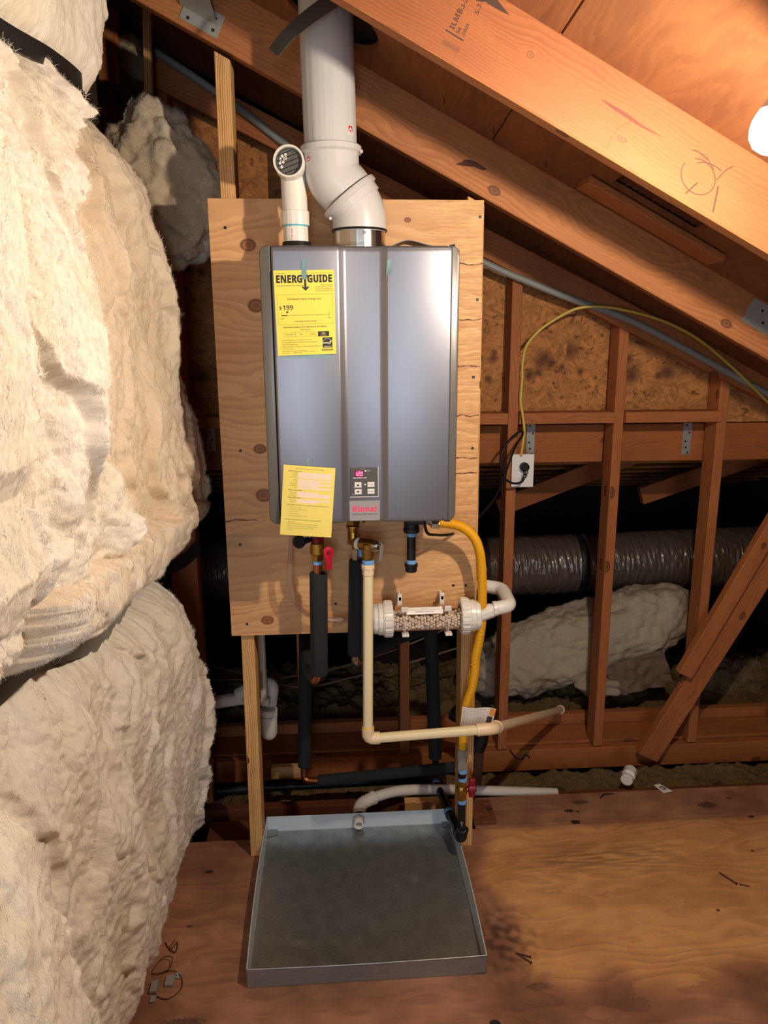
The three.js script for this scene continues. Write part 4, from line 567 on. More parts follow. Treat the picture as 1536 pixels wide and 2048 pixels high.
{ // gas riser: union, nipples, valve, elbow, run to the back
  const t = thing('gas_riser', 'black iron gas riser with brass valve and red handle beside the drip pan', 'gas pipe', V(0.376, 0.08, -2.035)), x = 0.3735, z = -2.035;
  part(t, 'union_nut', [hex(V(x, 0.372, z), V(x, 0.405, z), 0.0185), hex(V(x, 0.335, z), V(x, 0.374, z), 0.016)], M.zinc);
  for (const y of [0.322, 0.293, 0.216, 0.108]) part(t, 'tape_ring', turned([[0.011, 0], [0.0148, 0.001], [0.0155, 0.006], [0.0145, 0.0125], [0.011, 0.0135]], V(x + 0.002, y, z), V(0, 1, 0), 24), M.blueTape);
  part(t, 'nipple', rod(V(x, 0.295, z), V(x, 0.335, z), 0.0128), M.iron);
  part(t, 'valve_body', [hex(V(x, 0.277, z), V(x, 0.297, z), 0.0165), turned([[0.0125, 0], [0.0155, 0.004], [0.0172, 0.018], [0.0155, 0.032], [0.0125, 0.036]], V(x, 0.243, z), V(0, 1, 0), 28), hex(V(x, 0.228, z), V(x, 0.245, z), 0.0158), rod(V(x, 0.262, z), V(x + 0.025, 0.262, z), 0.006)], M.brass);
  part(t, 'valve_handle', [box(x + 0.022, x + 0.042, 0.236, 0.299, z - 0.007, z + 0.007, 0.004), rod(V(x + 0.018, 0.264, z), V(x + 0.045, 0.264, z), 0.013, 20, 0.004)], M.redDark, 'dark red handle');
  const cv = document.createElement('canvas'); cv.width = 64; cv.height = 128; { const k = cv.getContext('2d'); k.fillStyle = '#161517'; k.fillRect(0, 0, 64, 128); k.fillStyle = '#c9c4bd'; k.font = 'bold 30px sans-serif'; k.fillText('51', 14, 60); k.fillText('N', 20, 92); }
  part(t, 'nipple', rod(V(x + 0.003, 0.11, z), V(x, 0.228, z), 0.0128), M.iron); part(t, 'size_mark', new THREE.CylinderGeometry(0.013, 0.013, 0.03, 6, 1, true, -0.6, 1.0).translate(x + 0.002, 0.15, z), std({ map: texOf(cv, 0, 0, THREE.ClampToEdgeWrapping), roughness: 0.5 }));
  part(t, 'elbow', [pipe([V(x + 0.004, 0.122, z), V(x + 0.002, 0.088, z), V(x - 0.001, 0.083, z - 0.045)], 0.0185, 0.022, 26), ring(V(x + 0.004, 0.118, z), V(0, 1, 0), 0.0205, 0.01, 26)], M.iron);
  part(t, 'back_run', rod(V(x, 0.083, z - 0.03), V(0.352, 0.012, -2.46), 0.0128, 24), M.iron);
  part(t, 'tape_ring', rod(V(0.3645, 0.055, -2.205), V(0.3635, 0.053, -2.222), 0.0165), M.blueTape); part(t, 'tape_ring', rod(V(0.3525, 0.017, -2.43), V(0.352, 0.0145, -2.447), 0.0165), M.blueTape);
  part(t, 'coupling', rod(V(0.3655, 0.058, -2.185), V(0.363, 0.05, -2.24), 0.0155), M.iron);
  part(t, 'tee', [rod(V(0.335, 0.004, -2.487), V(0.395, 0.006, -2.487), 0.0185), rod(V(0.354, 0.014, -2.45), V(0.353, 0.005, -2.49), 0.0185)], M.rust);
  part(t, 'floor_run', [rod(V(-0.40, -0.012, -2.5), V(0.34, 0.003, -2.49), 0.0135, 24), rod(V(-0.46, -0.014, -2.5), V(-0.35, -0.012, -2.5), 0.019)], M.iron);
}
{ // bead cartridge
  const yc = 0.845, z = -2.012, tilt = 0.012, P = (x) => V(x, yc + (x - 0.25) * tilt, z), A = V(1, tilt, 0).normalize();
  const t = thing('neutralizer_cartridge', 'clear horizontal cartridge full of pale beads with white screw caps', 'cartridge', P(0.25));
  part(t, 'clear_tube', turned([[0.0375, 0], [0.0378, 0.0], [0.0378, 0.215], [0.0375, 0.215]], P(0.149), A, 48), M.clear);
  const r = rngOf(31), R = 0.0047, spots = [], Rin = 0.0365;
  for (let i = 0; i < 24; i++) for (let j = -9; j <= 9; j++) for (let k = -9; k <= 9; k++) { const x = 0.152 + i * 0.0088 + (r() - 0.5) * 0.003, y = (j + (i % 2) * 0.5 + (k % 2) * 0.3) * 0.0085 + (r() - 0.5) * 0.003, d = k * 0.0083 + (r() - 0.5) * 0.002, q = Math.hypot(y, d); if (q < Rin - R && q > 0.012 && y < 0.0125 + 0.006 * n2(x * 30, d * 30) && d > -0.026) spots.push([x, y, d]); }
  const im = new THREE.InstancedMesh(new THREE.IcosahedronGeometry(R, 2), M.bead, spots.length); im.name = 'beads'; const mm = new THREE.Matrix4(), w = worldOf(t), cc = new THREE.Color();
  spots.forEach(([x, y, d], i) => { const p = P(x); const s = 0.86 + 0.28 * r(); mm.makeScale(s, s, s).setPosition(p.x - w.x, p.y + y - w.y, p.z + d - w.z); im.setMatrixAt(i, mm); const k = 0.82 + 0.18 * r(); im.setColorAt(i, cc.setRGB(k, k * 0.98, k * 0.96)); }); im.userData.kind = 'stuff'; im.castShadow = im.receiveShadow = true; t.add(im);
  const cap = (x, d) => { const o = [turned([[0.036, 0], [0.0495, 0.001], [0.0505, 0.004], [0.0505, 0.026], [0.0495, 0.028], [0.046, 0.029], [0.046, 0.0415], [0.043, 0.044], [0.0425, 0.054], [0.0395, 0.058], [0, 0.058]], P(x), A.clone().multiplyScalar(d), 56, 25)]; for (let k = 0; k < 16; k++) { const a = k / 16 * Math.PI * 2, g = box(0.003, 0.024, 0.0495, 0.053, -0.0055, 0.0055, 0.001); g.rotateX(a); if (d < 0) g.rotateY(Math.PI); g.rotateZ(tilt); o.push(g.translate(P(x).x, P(x).y, P(x).z)); } return o; };
  part(t, 'screw_cap', cap(0.158, -1), M.pvc); part(t, 'screw_cap', cap(0.352, 1), M.pvc);
  for (const x of [0.178, 0.302]) part(t, 'clip', [new THREE.TorusGeometry(0.0405, 0.0022, 10, 40, Math.PI * 1.15).rotateZ(Math.PI * 0.95).rotateY(Math.PI / 2).translate(x + 0.012, P(x).y, z), box(x - 0.004, x + 0.010, 0.868, 0.906, -2.05, -2.044, 0.002), box(x - 0.002, x + 0.009, 0.884, 0.898, -2.094, -2.044, 0.002), box(x + 0.002, x + 0.022, 0.872, 0.887, -1.992, -1.985, 0.002), box(x + 0.004, x + 0.024, 0.800, 0.808, -2.0, -1.975, 0.002)], M.pvc);
  const cv = document.createElement('canvas'); cv.width = 512; cv.height = 128; { const k = cv.getContext('2d'); k.fillStyle = '#efe8e2'; k.fillRect(0, 0, 512, 128); k.fillStyle = '#4a4542'; k.font = 'bold 20px sans-serif'; k.textAlign = 'center'; k.fillText('CONDENSATE NEUTRALIZER', 256, 46); k.font = '18px sans-serif'; k.fillText('Replace media when depleted. Flow direction to drain', 256, 76); k.fillText('service yearly', 256, 104); }
  part(t, 'paper_label', (() => { const g = new THREE.CylinderGeometry(0.0382, 0.0382, 0.104, 14, 1, true, 0, 0.62); const q = g.attributes.uv; for (let i = 0; i < q.count; i++) { const u = q.getX(i), v = q.getY(i); q.setXY(i, 1 - v, 1 - u); } g.rotateZ(Math.PI / 2); g.rotateX(-0.62); g.rotateZ(tilt); return g.translate(P(0.247).x, P(0.247).y, z); })(), std({ map: texOf(cv, 0, 0, THREE.ClampToEdgeWrapping), roughness: 0.6, side: THREE.DoubleSide }));
  const o = thing('white_return_pipe', 'white plastic pipe turning back from the right end of the bead cartridge', 'pipe', V(0.41, 0.855, -2.02));
  part(o, 'pipe', [rod(P(0.408), V(0.447, 0.861, -2.012), 0.0215, 28), rod(V(0.44, 0.861, -2.014), V(0.49, 0.868, -2.02), 0.0168, 28), rod(V(0.49, 0.877, -2.15), V(0.36, 0.875, -2.235), 0.0168, 28)], M.pvc);
  part(o, 'elbow', [pipe([V(0.455, 0.864, -2.016), V(0.502, 0.869, -2.022), V(0.505, 0.874, -2.10), V(0.505, 0.878, -2.145), V(0.45, 0.878, -2.18)], 0.0205, 0.03, 28)], M.pvc);
  part(o, 'collar', ring(V(0.456, 0.864, -2.016), V(1, 0.1, 0), 0.022, 0.012, 28), M.pvc);
}
solo('condensate_tube', cable([V(-0.115, 1.18, -2.0), V(-0.118, 1.13, -2.005), V(-0.126, 1.06, -2.01), V(-0.132, 0.985, -2.015), V(-0.131, 0.94, -2.02), V(-0.118, 0.892, -2.03), V(-0.09, 0.856, -2.04), V(-0.05, 0.838, -2.045), V(0.0, 0.831, -2.045), V(0.05, 0.835, -2.05), V(0.098, 0.845, -2.02)], 0.0072, 16), M.hazyTube, 'thin clear plastic tube curving behind the two foam-covered pipes', 'tube');

// ---------------------------------------------------------------- insulated risers and drains behind the panel
{
  const t = thing('insulated_riser', 'black insulated riser left of the cream pipe, ending in a horizontal foam run', 'pipe', V(-0.11, 0.06, -2.45));
  part(t, 'foam', [rod(V(-0.133, 0.105, -2.45), V(-0.105, 0.80, -2.45), 0.0235, 28, 0.004), rod(V(-0.085, 0.056, -2.43), V(0.44, 0.073, -2.455), 0.0205, 28, 0.004)], M.foam);
  part(t, 'copper_elbow', pipe([V(-0.133, 0.11, -2.45), V(-0.134, 0.055, -2.44), V(-0.08, 0.057, -2.43)], 0.0125, 0.02, 20), M.copper);
}
{
  const t = thing('insulated_riser', 'black insulated riser right of the cream pipe, below the bead cartridge', 'pipe', V(0.34, 0.06, -2.48));
  part(t, 'foam', rod(V(0.356, 0.085, -2.50), V(0.325, 0.80, -2.50), 0.0245, 28, 0.004), M.foam);
  part(t, 'copper_elbow', pipe([V(0.356, 0.09, -2.50), V(0.357, 0.045, -2.50), V(0.33, 0.03, -2.50)], 0.0125, 0.02, 20), M.copper);
}
{
  const z = -2.4, t = thing('trap_pipe', 'dusty white drain pipe dropping into a trap behind the left post', 'drain trap', V(-0.24, 0.24, z));
  part(t, 'riser', rod(V(-0.262, 0.40, z), V(-0.262, 0.92, z), 0.0132, 24), M.pvcDusty);
  part(t, 'coupling', turned([[0.013, 0], [0.0185, 0.001], [0.0195, 0.02], [0.0165, 0.024], [0.013, 0.024]], V(-0.259, 0.386, z), V(0, 1, 0), 24), M.pvcDusty);
  part(t, 'trap', [turned([[0, 0], [0.012, 0.002], [0.022, 0.010], [0.0275, 0.024], [0.0285, 0.05], [0.0285, 0.085], [0.030, 0.087], [0.030, 0.115], [0.027, 0.119], [0, 0.119]], V(-0.249, 0.25, z), V(0.02, 1, 0), 32), pipe([V(-0.245, 0.36, z - 0.03), V(-0.23, 0.44, z - 0.04), V(-0.28, 0.447, z - 0.05), V(-0.36, 0.40, z - 0.05)], 0.0215, 0.04, 24)], M.pvcDusty);
  part(t, 'glue_line', ring(V(-0.2475, 0.345, z), V(0, 1, 0), 0.0306, 0.004, 28), std({ color: 0x2c7c9c, roughness: 0.5 }));
  const cv = document.createElement('canvas'); cv.width = 32; cv.height = 128; { const k = cv.getContext('2d'); k.fillStyle = '#b9afa2'; k.fillRect(0, 0, 32, 128); k.fillStyle = '#4a4542'; for (let i = 0; i < 15; i++) k.fillRect(6, 6 + i * 8, 20, i % 3 ? 3 : 5); }
  part(t, 'printed_code', new THREE.CylinderGeometry(0.0134, 0.0134, 0.07, 6, 1, true, -0.8, 0.9).translate(-0.262, 0.48, z), std({ map: texOf(cv, 0, 0, THREE.ClampToEdgeWrapping), roughness: 0.6 }));
  part(t, 'side_arm', rod(V(-0.50, 0.362, -2.46), V(-0.34, 0.385, -2.45), 0.0225, 28), M.pvcDusty); part(t, 'glue_line', ring(V(-0.43, 0.372, -2.456), V(1, 0.14, 0), 0.0232, 0.014, 28), M.whiteTape);
  part(t, 'side_elbow', [pipe([V(-0.44, 0.371, -2.456), V(-0.50, 0.362, -2.46), V(-0.54, 0.29, -2.47)], 0.027, 0.03, 26), rod(V(-0.53, 0.30, -2.47), V(-0.56, 0.16, -2.47), 0.0225)], M.pvcDusty);
}
{ // galvanised drip pan
  const x0 = -0.251, x1 = 0.371, z0 = -1.608, z1 = -2.228, h = 0.057, t = thing('drip_pan', 'square galvanised steel drip pan lying on the floor below the heater', 'drip pan', V(0.06, 0.001, -1.918));
  const spot = (() => { const c = paint(1024, 1024, (x, y, o) => { const a = 0.5 + 0.5 * n2(x * 9, y * 9), b = n2(x * 60, y * 60); let k = 148 + 16 * a + 8 * b; for (const [sx, sy, rx, ry] of [[0.2, 0.78, 0.035, 0.02], [0.15, 0.75, 0.012, 0.014], [0.17, 0.55, 0.016, 0.012], [0.76, 0.42, 0.02, 0.04]]) { const d = Math.hypot((x - sx) / rx, (y - sy) / ry); if (d < 1.3) k += 30 * (1 - d / 1.3); } o[0] = k; o[1] = k * 1.02; o[2] = k * 1.04; }); return texOf(c, 0, 0, THREE.ClampToEdgeWrapping); })();
  const galv = std({ map: spot, color: 0xf8f8f0, metalness: 0.72, roughness: 0.3 }), lipReflection = std({ color: 0xc6d0d6, metalness: 0.12, roughness: 0.35 });  // back and side walls get a paler bluish colour that paints in reflected light
  const bot = sheet([V(x0, 0.003, z1), V(x1, 0.003, z1), V(x1, 0.003, z0), V(x0, 0.003, z0)], 24, 24, 0.0012, (u, v) => 0.0016 * Math.sin(Math.PI * u) * Math.sin(Math.PI * v) + 0.0006 * n2(u * 3, v * 3)); part(t, 'bottom', bot, galv);
  const wall = (a, b, bow) => { const y = V(0, 1, 0), g = [sheet([a.clone().add(V(0, h, 0)), b.clone().add(V(0, h, 0)), b, a], 20, 3, 0.001, (u, v) => bow * Math.sin(Math.PI * u) * (1 - v))]; const pts = Array.from({ length: 13 }, (_, i) => { const p = a.clone().lerp(b, i / 12).add(V(0, h, 0)); const nrm = b.clone().sub(a).cross(y).normalize(); return p.addScaledVector(nrm, bow * Math.sin(Math.PI * i / 12)); }); g.push(cable(pts, 0.0017, 8, 24)); return g; };
  const A = V(x0, 0.0015, z0), B = V(x1, 0.0015, z0), C = V(x1, 0.0015, z1), D = V(x0, 0.0015, z1);
  part(t, 'front_wall', [...wall(A, B, 0.004), box(x0 + 0.014, x0 + 0.015, 0.004, 0.055, z0 - 0.0002, z0 + 0.0008, 0.0003), box(x1 - 0.016, x1 - 0.015, 0.004, 0.055, z0 - 0.0002, z0 + 0.0008, 0.0003)], galv); part(t, 'back_wall', wall(D, C, 0.002), lipReflection); part(t, 'left_wall', wall(D, A, 0.006), lipReflection); part(t, 'right_wall', wall(B, C, 0.006), lipReflection);
  part(t, 'corner_flap', sheet([V(x0 + 0.002, 0.012, z1 + 0.003), V(x0 + 0.035, 0.010, z1 + 0.003), V(x0 + 0.035, 0.006, z1 + 0.02), V(x0 + 0.002, 0.006, z1 + 0.03)], 4, 4, 0.001), galv); part(t, 'corner_flap', sheet([V(x1 - 0.03, 0.010, z1 + 0.003), V(x1 - 0.002, 0.012, z1 + 0.003), V(x1 - 0.002, 0.006, z1 + 0.03), V(x1 - 0.03, 0.006, z1 + 0.02)], 4, 4, 0.001), galv);
  const s = part(t, 'drain_spigot', [turned([[0.0105, 0], [0.0155, 0.0005], [0.0165, 0.002], [0.0165, 0.026], [0.0155, 0.028], [0.0115, 0.028], [0.0105, 0.026], [0.0105, 0.004], [0, 0.003]], V(0.057, 0.033, z1 + 0.004), V(0, 0.05, 1), 32)], M.pvc, 'white drain spigot'); part(s, 'lock_nut', hex(V(0.057, 0.034, z1 + 0.001), V(0.057, 0.0345, z1 + 0.010), 0.0225), M.zinc);
}
{
  const t = thing('pan_drain', 'dusty white drain pipe with an elbow behind the drip pan', 'pipe', V(0.07, 0.03, -2.29));
  part(t, 'elbow', [pipe([V(0.06, 0.033, -2.245), V(0.062, 0.04, -2.30), V(0.115, 0.045, -2.33)], 0.0225, 0.03, 28), ring(V(0.061, 0.034, -2.252), V(0, 0, 1), 0.0245, 0.01, 28), ring(V(0.112, 0.045, -2.329), V(0.85, 0.05, -0.5), 0.0245, 0.012, 28)], M.pvcDusty);
  part(t, 'pipe', cable([V(0.10, 0.045, -2.325), V(0.20, 0.043, -2.365), V(0.36, 0.022, -2.395), V(0.58, -0.002, -2.403), V(0.80, -0.026, -2.41)], 0.0185, 24), M.pvcDusty);
}
// ---------------------------------------------------------------- glass wool
const ridge = (n) => -Math.pow(1 - Math.abs(n), 5);
function woolRelief(a, b, c, s, k = 1, streak = 1) {       // a across, b along, c through the batt; metres of relief
  const t = a * 5.5 + 0.6 * n2(b * 1.3 + s, s) + 0.25 * n2(b * 3.5, a * 3 + s) + 0.07 * n2(b * 12, a * 6), f = t - Math.floor(t), m = 0.1 + 0.9 * clamp(0.5 + n2(Math.floor(t) * 3.7 + s, b * 1.6));
  const layer = (f < 0.9 ? Math.pow(f / 0.9, 1.3) : 1 - sstep(0.9, 1, f)) * m;      // torn sheet edges overlapping one another
  return k * (0.026 * n3(a * 3 + s, b * 1.5 + s, c * 3) + 0.030 * streak * layer + 0.014 * streak * n3(a * 6 + s, b * 1.6, c * 6) + 0.010 * streak * ridge(n2(a * 7 + 0.4 * n2(a * 3, b * 3 + s), b * 1.1 + s * 3)) + 0.009 * n3(a * 7, b * 5 + s, c * 9) + 0.005 * n3(a * 15 + s, b * 9, c * 18) + 0.0034 * n3(a * 22, b * 24 + s, c * 30) + 0.0018 * n3(a * 50 + s, b * 48, c * 60));
}
// one loose tuft of glass fibres lying in the plane y = 0, mostly along z
const tuft = (() => {
  const r = rngOf(515), pos = [], nor = [];
  for (let q = 0; q < 12; q++) {
    const a0 = (r() - 0.5) * 1.7 + (r() < 0.5 ? Math.PI : 0), len = 0.005 + r() * 0.008, curl = (r() - 0.5) * 3.6, x0 = (r() - 0.5) * 0.012, z0 = (r() - 0.5) * 0.012, lift = r() < 0.06 ? 0.0025 : 0.0003 * r(), wid = 0.00016 + r() * 0.00016;
    let p = V(x0, -0.0006, z0), prev = null;
    for (let i = 0; i <= 4; i++) { const f = i / 4, an = a0 + curl * f, d = V(Math.sin(an), 0, Math.cos(an)), S = V(d.z, 0, -d.x), h = wid * (1 - 0.6 * f) / 2, y = lift * f * f; const L = p.clone().addScaledVector(S, -h).setY(y), Q = p.clone().addScaledVector(S, h).setY(y); if (prev) { for (const v of [prev[0], L, prev[1], prev[1], L, Q]) { pos.push(v.x, v.y, v.z); nor.push(0, 1, 0); } } prev = [L, Q]; p = p.clone().addScaledVector(d, len / 4); }
  }
  const g = new THREE.BufferGeometry(); g.setAttribute('position', new THREE.Float32BufferAttribute(pos, 3)); g.computeVertexNormals(); return g;
})();
function fuzz(t, spots, n, r, mat, along) {                 // spots() gives a point and its normal in room metres
  const im = new THREE.InstancedMesh(tuft, mat, n), w = worldOf(t), m = new THREE.Matrix4(); im.name = 'loose_fibres'; im.userData.kind = 'stuff';
  for (let i = 0; i < n; i++) { const [p, N] = spots(), T = along.clone().applyAxisAngle(N, (r() - 0.5) * 1.6).addScaledVector(N, -along.dot(N)).normalize(), S = N.clone().cross(T).normalize(), Z = S.clone().cross(N), k = 0.7 + r() * 0.9; m.makeBasis(S.multiplyScalar(k), N.clone().multiplyScalar(k), Z.multiplyScalar(k)).setPosition(p.sub(w)); im.setMatrixAt(i, m); }
  t.add(im); return im;
}
// a batt bulging out of the left stud wall (towards +x); tables are by height or by place along the wall
function batt(label, o) {
  const t = thing('insulation_batt', label, 'insulation', V(-0.5, Math.max(0.001, o.y0[0][1]), (table(o.zn, 1) + table(o.zf, 1)) / 2), undefined);
  const { nu, nv, s, k = 1, streak = 1, xb = -0.585 } = o, pos = [], uv = [], idx = [], r = rngOf(1000 + s * 7), ez = o.ez ?? [0.05, 0.05], ey = o.ey ?? [0.06, 0.07], pw = 2.2;
  const round = (d, w) => d >= w ? 1 : Math.pow(Math.max(0, 1 - Math.pow(1 - d / w, pw)), 1 / pw);
  for (let j = 0; j <= nv; j++) for (let i = 0; i <= nu; i++) {
    const a = i / nu, b = j / nv, zm = lerp(table(o.zn, 1.2), table(o.zf, 1.2), a), ya = table(o.y0, zm), yb = table(o.y1, zm), y = lerp(ya, yb, b);
    const jz = 0.010 * n2(y * 11 + s, 3) + 0.006 * n2(y * 37, s) + 0.004 * n2(y * 110, s), z = lerp(table(o.zn, y) - jz * 0.5, table(o.zf, y) - jz, a), yj = y + (b < 0.5 ? 1 - b * 2 : b * 2 - 1) ** 4 * (0.012 * n2(z * 13, s) + 0.006 * n2(z * 45, s));
    const W = Math.abs(table(o.zn, y) - table(o.zf, y)), e = Math.min(round(a * W, ez[0]) , round((1 - a) * W, ez[1])) * Math.min(round(b * (yb - ya), ey[0]), round((1 - b) * (yb - ya), ey[1]));
    const x0 = table(o.xs, y) + (o.lean ?? 0) * (a - 0.5) + (o.belly ?? 0) * Math.sin(Math.PI * a), d = woolRelief(z, y, lerp(xb, x0, e), s, k, streak), x = lerp(xb, x0 + d * (0.4 + 0.6 * e), e);
    pos.push(x, yj, z); uv.push(z, y * 0.7);
  }
  const w = nu + 1; for (let j = 0; j < nv; j++) for (let i = 0; i < nu; i++) { const p = j * w + i; idx.push(p, p + 1, p + w, p + 1, p + w + 1, p + w); }
  for (let j = 0; j < nv; j++) { const p = j * w, q = p + w; idx.push(p, q, q + nu, p, q + nu, p + nu); }
  const g = new THREE.BufferGeometry(); g.setAttribute('position', new THREE.Float32BufferAttribute(pos, 3)); g.setAttribute('uv', new THREE.Float32BufferAttribute(uv, 2)); g.setIndex(idx);
  const front = g.clone(); front.setIndex(idx.slice(0, nu * nv * 6)); front.computeVertexNormals(); g.setAttribute('normal', front.attributes.normal);
  const Nn = front.attributes.normal;
  part(t, 'wool', g, o.mat ?? M.wool);
  const pick = () => { const m = ((r() * (nv + 1)) | 0) * w + ((r() * (nu + 1)) | 0); return [V(pos[m * 3], pos[m * 3 + 1], pos[m * 3 + 2]), V(Nn.getX(m), Nn.getY(m), Nn.getZ(m))]; };
  fuzz(t, pick, Math.round(11000 * (o.fl ?? 1)), r, M.fibre, V(0, -1, 0.12).normalize());
  return t;
}
const C = (v) => [[0, v]];
batt('smooth bulging insulation batt above the upper black strap, top left', { y0: C(2.108), y1: C(2.46), zn: C(-0.35), zf: [[2.1, -1.84], [2.2, -1.86], [2.3, -1.90], [2.46, -1.93]], xs: [[2.10, -0.50], [2.2, -0.475], [2.3, -0.462], [2.46, -0.47]], nu: 300, nv: 120, s: 1, k: 0.55, streak: 0.4, ey: [0.09, 0.05], ez: [0.05, 0.09], fl: 0.12 });
batt('tall insulation batt on the left wall, the one furthest back beside the plywood', { y0: C(1.10), y1: [[-2.3, 2.11], [-2.05, 2.14], [-1.8, 2.165], [-1.5, 2.15]], zn: C(-1.26), zf: [[1.1, -2.27], [1.4, -2.27], [1.6, -2.24], [1.8, -2.20], [2.0, -2.14], [2.14, -2.02]], xs: [[1.10, -0.425], [1.26, -0.412], [1.42, -0.425], [1.6, -0.456], [1.79, -0.470], [1.98, -0.502], [2.06, -0.525], [2.14, -0.56]], lean: 0.06, mat: M.woolTan, nu: 330, nv: 400, s: 2, ey: [0.03, 0.12], ez: [0.04, 0.07] });
batt('white ruffled insulation batt in the middle of the left wall, overlapping the one behind', { y0: [[-1.5, 1.28], [-1.35, 1.255], [-1.1, 1.17], [-0.9, 1.16]], y1: C(2.15), zn: C(-0.86), zf: [[1.15, -1.36], [1.28, -1.39], [1.4, -1.34], [1.6, -1.30], [1.8, -1.35], [1.95, -1.45], [2.1, -1.62]], lean: 0.08, xs: [[1.15, -0.46], [1.22, -0.425], [1.32, -0.405], [1.6, -0.415], [1.9, -0.45], [2.03, -0.485], [2.12, -0.545]], nu: 300, nv: 430, s: 3, k: 1.15, ey: [0.04, 0.12], ez: [0.04, 0.03] });
batt('foremost insulation batt on the left wall, between the two black straps', { y0: [[-1.1, 1.295], [-0.95, 1.265], [-0.85, 1.245], [-0.3, 1.225]], y1: C(2.085), zn: C(-0.28), zf: [[1.25, -0.93], [1.3, -0.98], [1.37, -1.02], [1.45, -0.935], [1.6, -0.965], [1.75, -0.965], [1.9, -0.96], [2.08, -1.10]], xs: [[1.25, -0.45], [1.3, -0.395], [1.36, -0.36], [1.42, -0.37], [1.46, -0.375], [1.5, -0.345], [1.6, -0.34], [1.9, -0.365], [2.0, -0.41], [2.085, -0.53]], belly: 0.0, nu: 260, nv: 400, s: 4, k: 0.6, ey: [0.06, 0.12], ez: [0.05, 0.025] });
batt('rolled insulation fold sagging over the lower black strap', { y0: [[-2.25, 1.06], [-1.82, 1.035], [-1.5, 1.075], [-1.26, 1.115], [-1.05, 1.15]], y1: [[-2.3, 1.165], [-2.0, 1.20], [-1.6, 1.245], [-1.25, 1.28], [-1.0, 1.29]], zn: C(-1.02), zf: [[1.0, -2.12], [1.05, -2.18], [1.1, -2.24], [1.16, -2.26]], xs: [[1.03, -0.455], [1.07, -0.42], [1.12, -0.392], [1.19, -0.378], [1.25, -0.385]], lean: -0.03, nu: 330, nv: 120, s: 5, k: 0.8, streak: 0.3, ey: [0.09, 0.03], ez: [0.05, 0.05], mat: M.woolTan });
batt('wide lower insulation batt standing on the floor beside the drip pan', { y0: C(0.002), y1: [[-2.3, 0.93], [-1.95, 0.945], [-1.64, 0.965], [-1.4, 1.02], [-1.2, 1.07], [-1.0, 1.09]], zn: C(-0.90), zf: [[0, -2.30], [0.15, -2.30], [0.5, -2.28], [0.75, -2.24], [0.9, -2.18], [1.0, -2.1]], xs: [[0, -0.53], [0.08, -0.505], [0.2, -0.487], [0.5, -0.472], [0.75, -0.475], [0.88, -0.49], [0.97, -0.525], [1.05, -0.56]], lean: 0.09, nu: 430, nv: 330, s: 6, k: 1.05, streak: 0.75, ey: [0.03, 0.13], ez: [0.05, 0.06], fl: 1.3 });
batt('nearest lower insulation batt at the bottom left, with a slanting right edge', { y0: C(0.002), y1: C(1.165), zn: C(-0.25), zf: [[0, -1.16], [0.5, -1.03], [0.7, -0.975], [0.88, -0.925], [1.05, -0.895], [1.15, -0.88]], xs: [[0, -0.42], [0.2, -0.395], [0.6, -0.365], [0.9, -0.372], [1.06, -0.405], [1.13, -0.46], [1.17, -0.53]], nu: 260, nv: 330, s: 7, k: 0.8, streak: 0.6, ey: [0.03, 0.15], ez: [0.05, 0.06] });
// rounded clump of wool, ellipsoid with relief
function clump(label, c, rx, ry, rz, tilt, o = {}) {
  const t = thing('insulation_batt', label, 'insulation', V(c.x, c.y - ry, c.z)), g0 = new THREE.SphereGeometry(1, o.nu ?? 180, o.nv ?? 120), P = g0.attributes.position, uv = g0.attributes.uv, s = o.s ?? 1, q = V(0, 0, 0), e = o.pw ?? 0.8, r = rngOf(77 + s);
  const sg = (x) => Math.sign(x) * Math.pow(Math.abs(x), e), ca = Math.cos(tilt), sa = Math.sin(tilt);
  for (let i = 0; i < P.count; i++) {
    q.fromBufferAttribute(P, i); const d = q.clone(), x = sg(q.x) * rx, y = sg(q.y) * ry, z = sg(q.z) * rz, k = (o.k ?? 1) * (0.03 * n3(x * 5 + s, y * 5, z * 5) + 0.016 * n3(x * 14, y * 14 + s, z * 14) + 0.005 * n3(x * 34, y * 34, z * 34 + s) + 0.0015 * n3(x * 80 + s, y * 80, z * 80) + 0.006 * n3(x * 10 + y * 6, y * 22 + s, z * 12));
    const X = x + d.x * k, Y = y + d.y * k, Z = z + d.z * k; P.setXYZ(i, c.x + X * ca - Y * sa, c.y + X * sa + Y * ca, c.z + Z); uv.setXY(i, X + Z * 0.5, Y + Z * 0.3);
  }
  g0.computeVertexNormals(); const N = g0.attributes.normal;
  part(t, 'wool', g0.clone(), o.mat ?? M.woolDusty);
  fuzz(t, () => { const i = (r() * P.count) | 0; return [V(P.getX(i), P.getY(i), P.getZ(i)), V(N.getX(i), N.getY(i), N.getZ(i)).normalize()]; }, o.n ?? 3500, r, o.fib ?? M.fibreDusty, V(0.5, -0.85, 0.1).normalize()); return t;
}
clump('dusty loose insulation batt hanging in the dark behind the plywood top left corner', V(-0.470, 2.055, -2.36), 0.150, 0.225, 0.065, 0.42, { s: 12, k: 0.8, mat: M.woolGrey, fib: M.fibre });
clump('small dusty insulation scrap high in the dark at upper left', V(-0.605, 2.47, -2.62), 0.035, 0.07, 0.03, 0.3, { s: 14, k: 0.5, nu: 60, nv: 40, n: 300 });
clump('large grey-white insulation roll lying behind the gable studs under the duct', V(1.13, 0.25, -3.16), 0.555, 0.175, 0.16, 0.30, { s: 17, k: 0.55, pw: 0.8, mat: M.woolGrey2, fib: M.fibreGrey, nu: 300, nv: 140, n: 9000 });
clump('small pale insulation scrap below the big grey-white roll', V(1.2, 0.10, -3.02), 0.13, 0.045, 0.06, -0.05, { s: 19, k: 0.7, nu: 80, nv: 50, n: 500 });
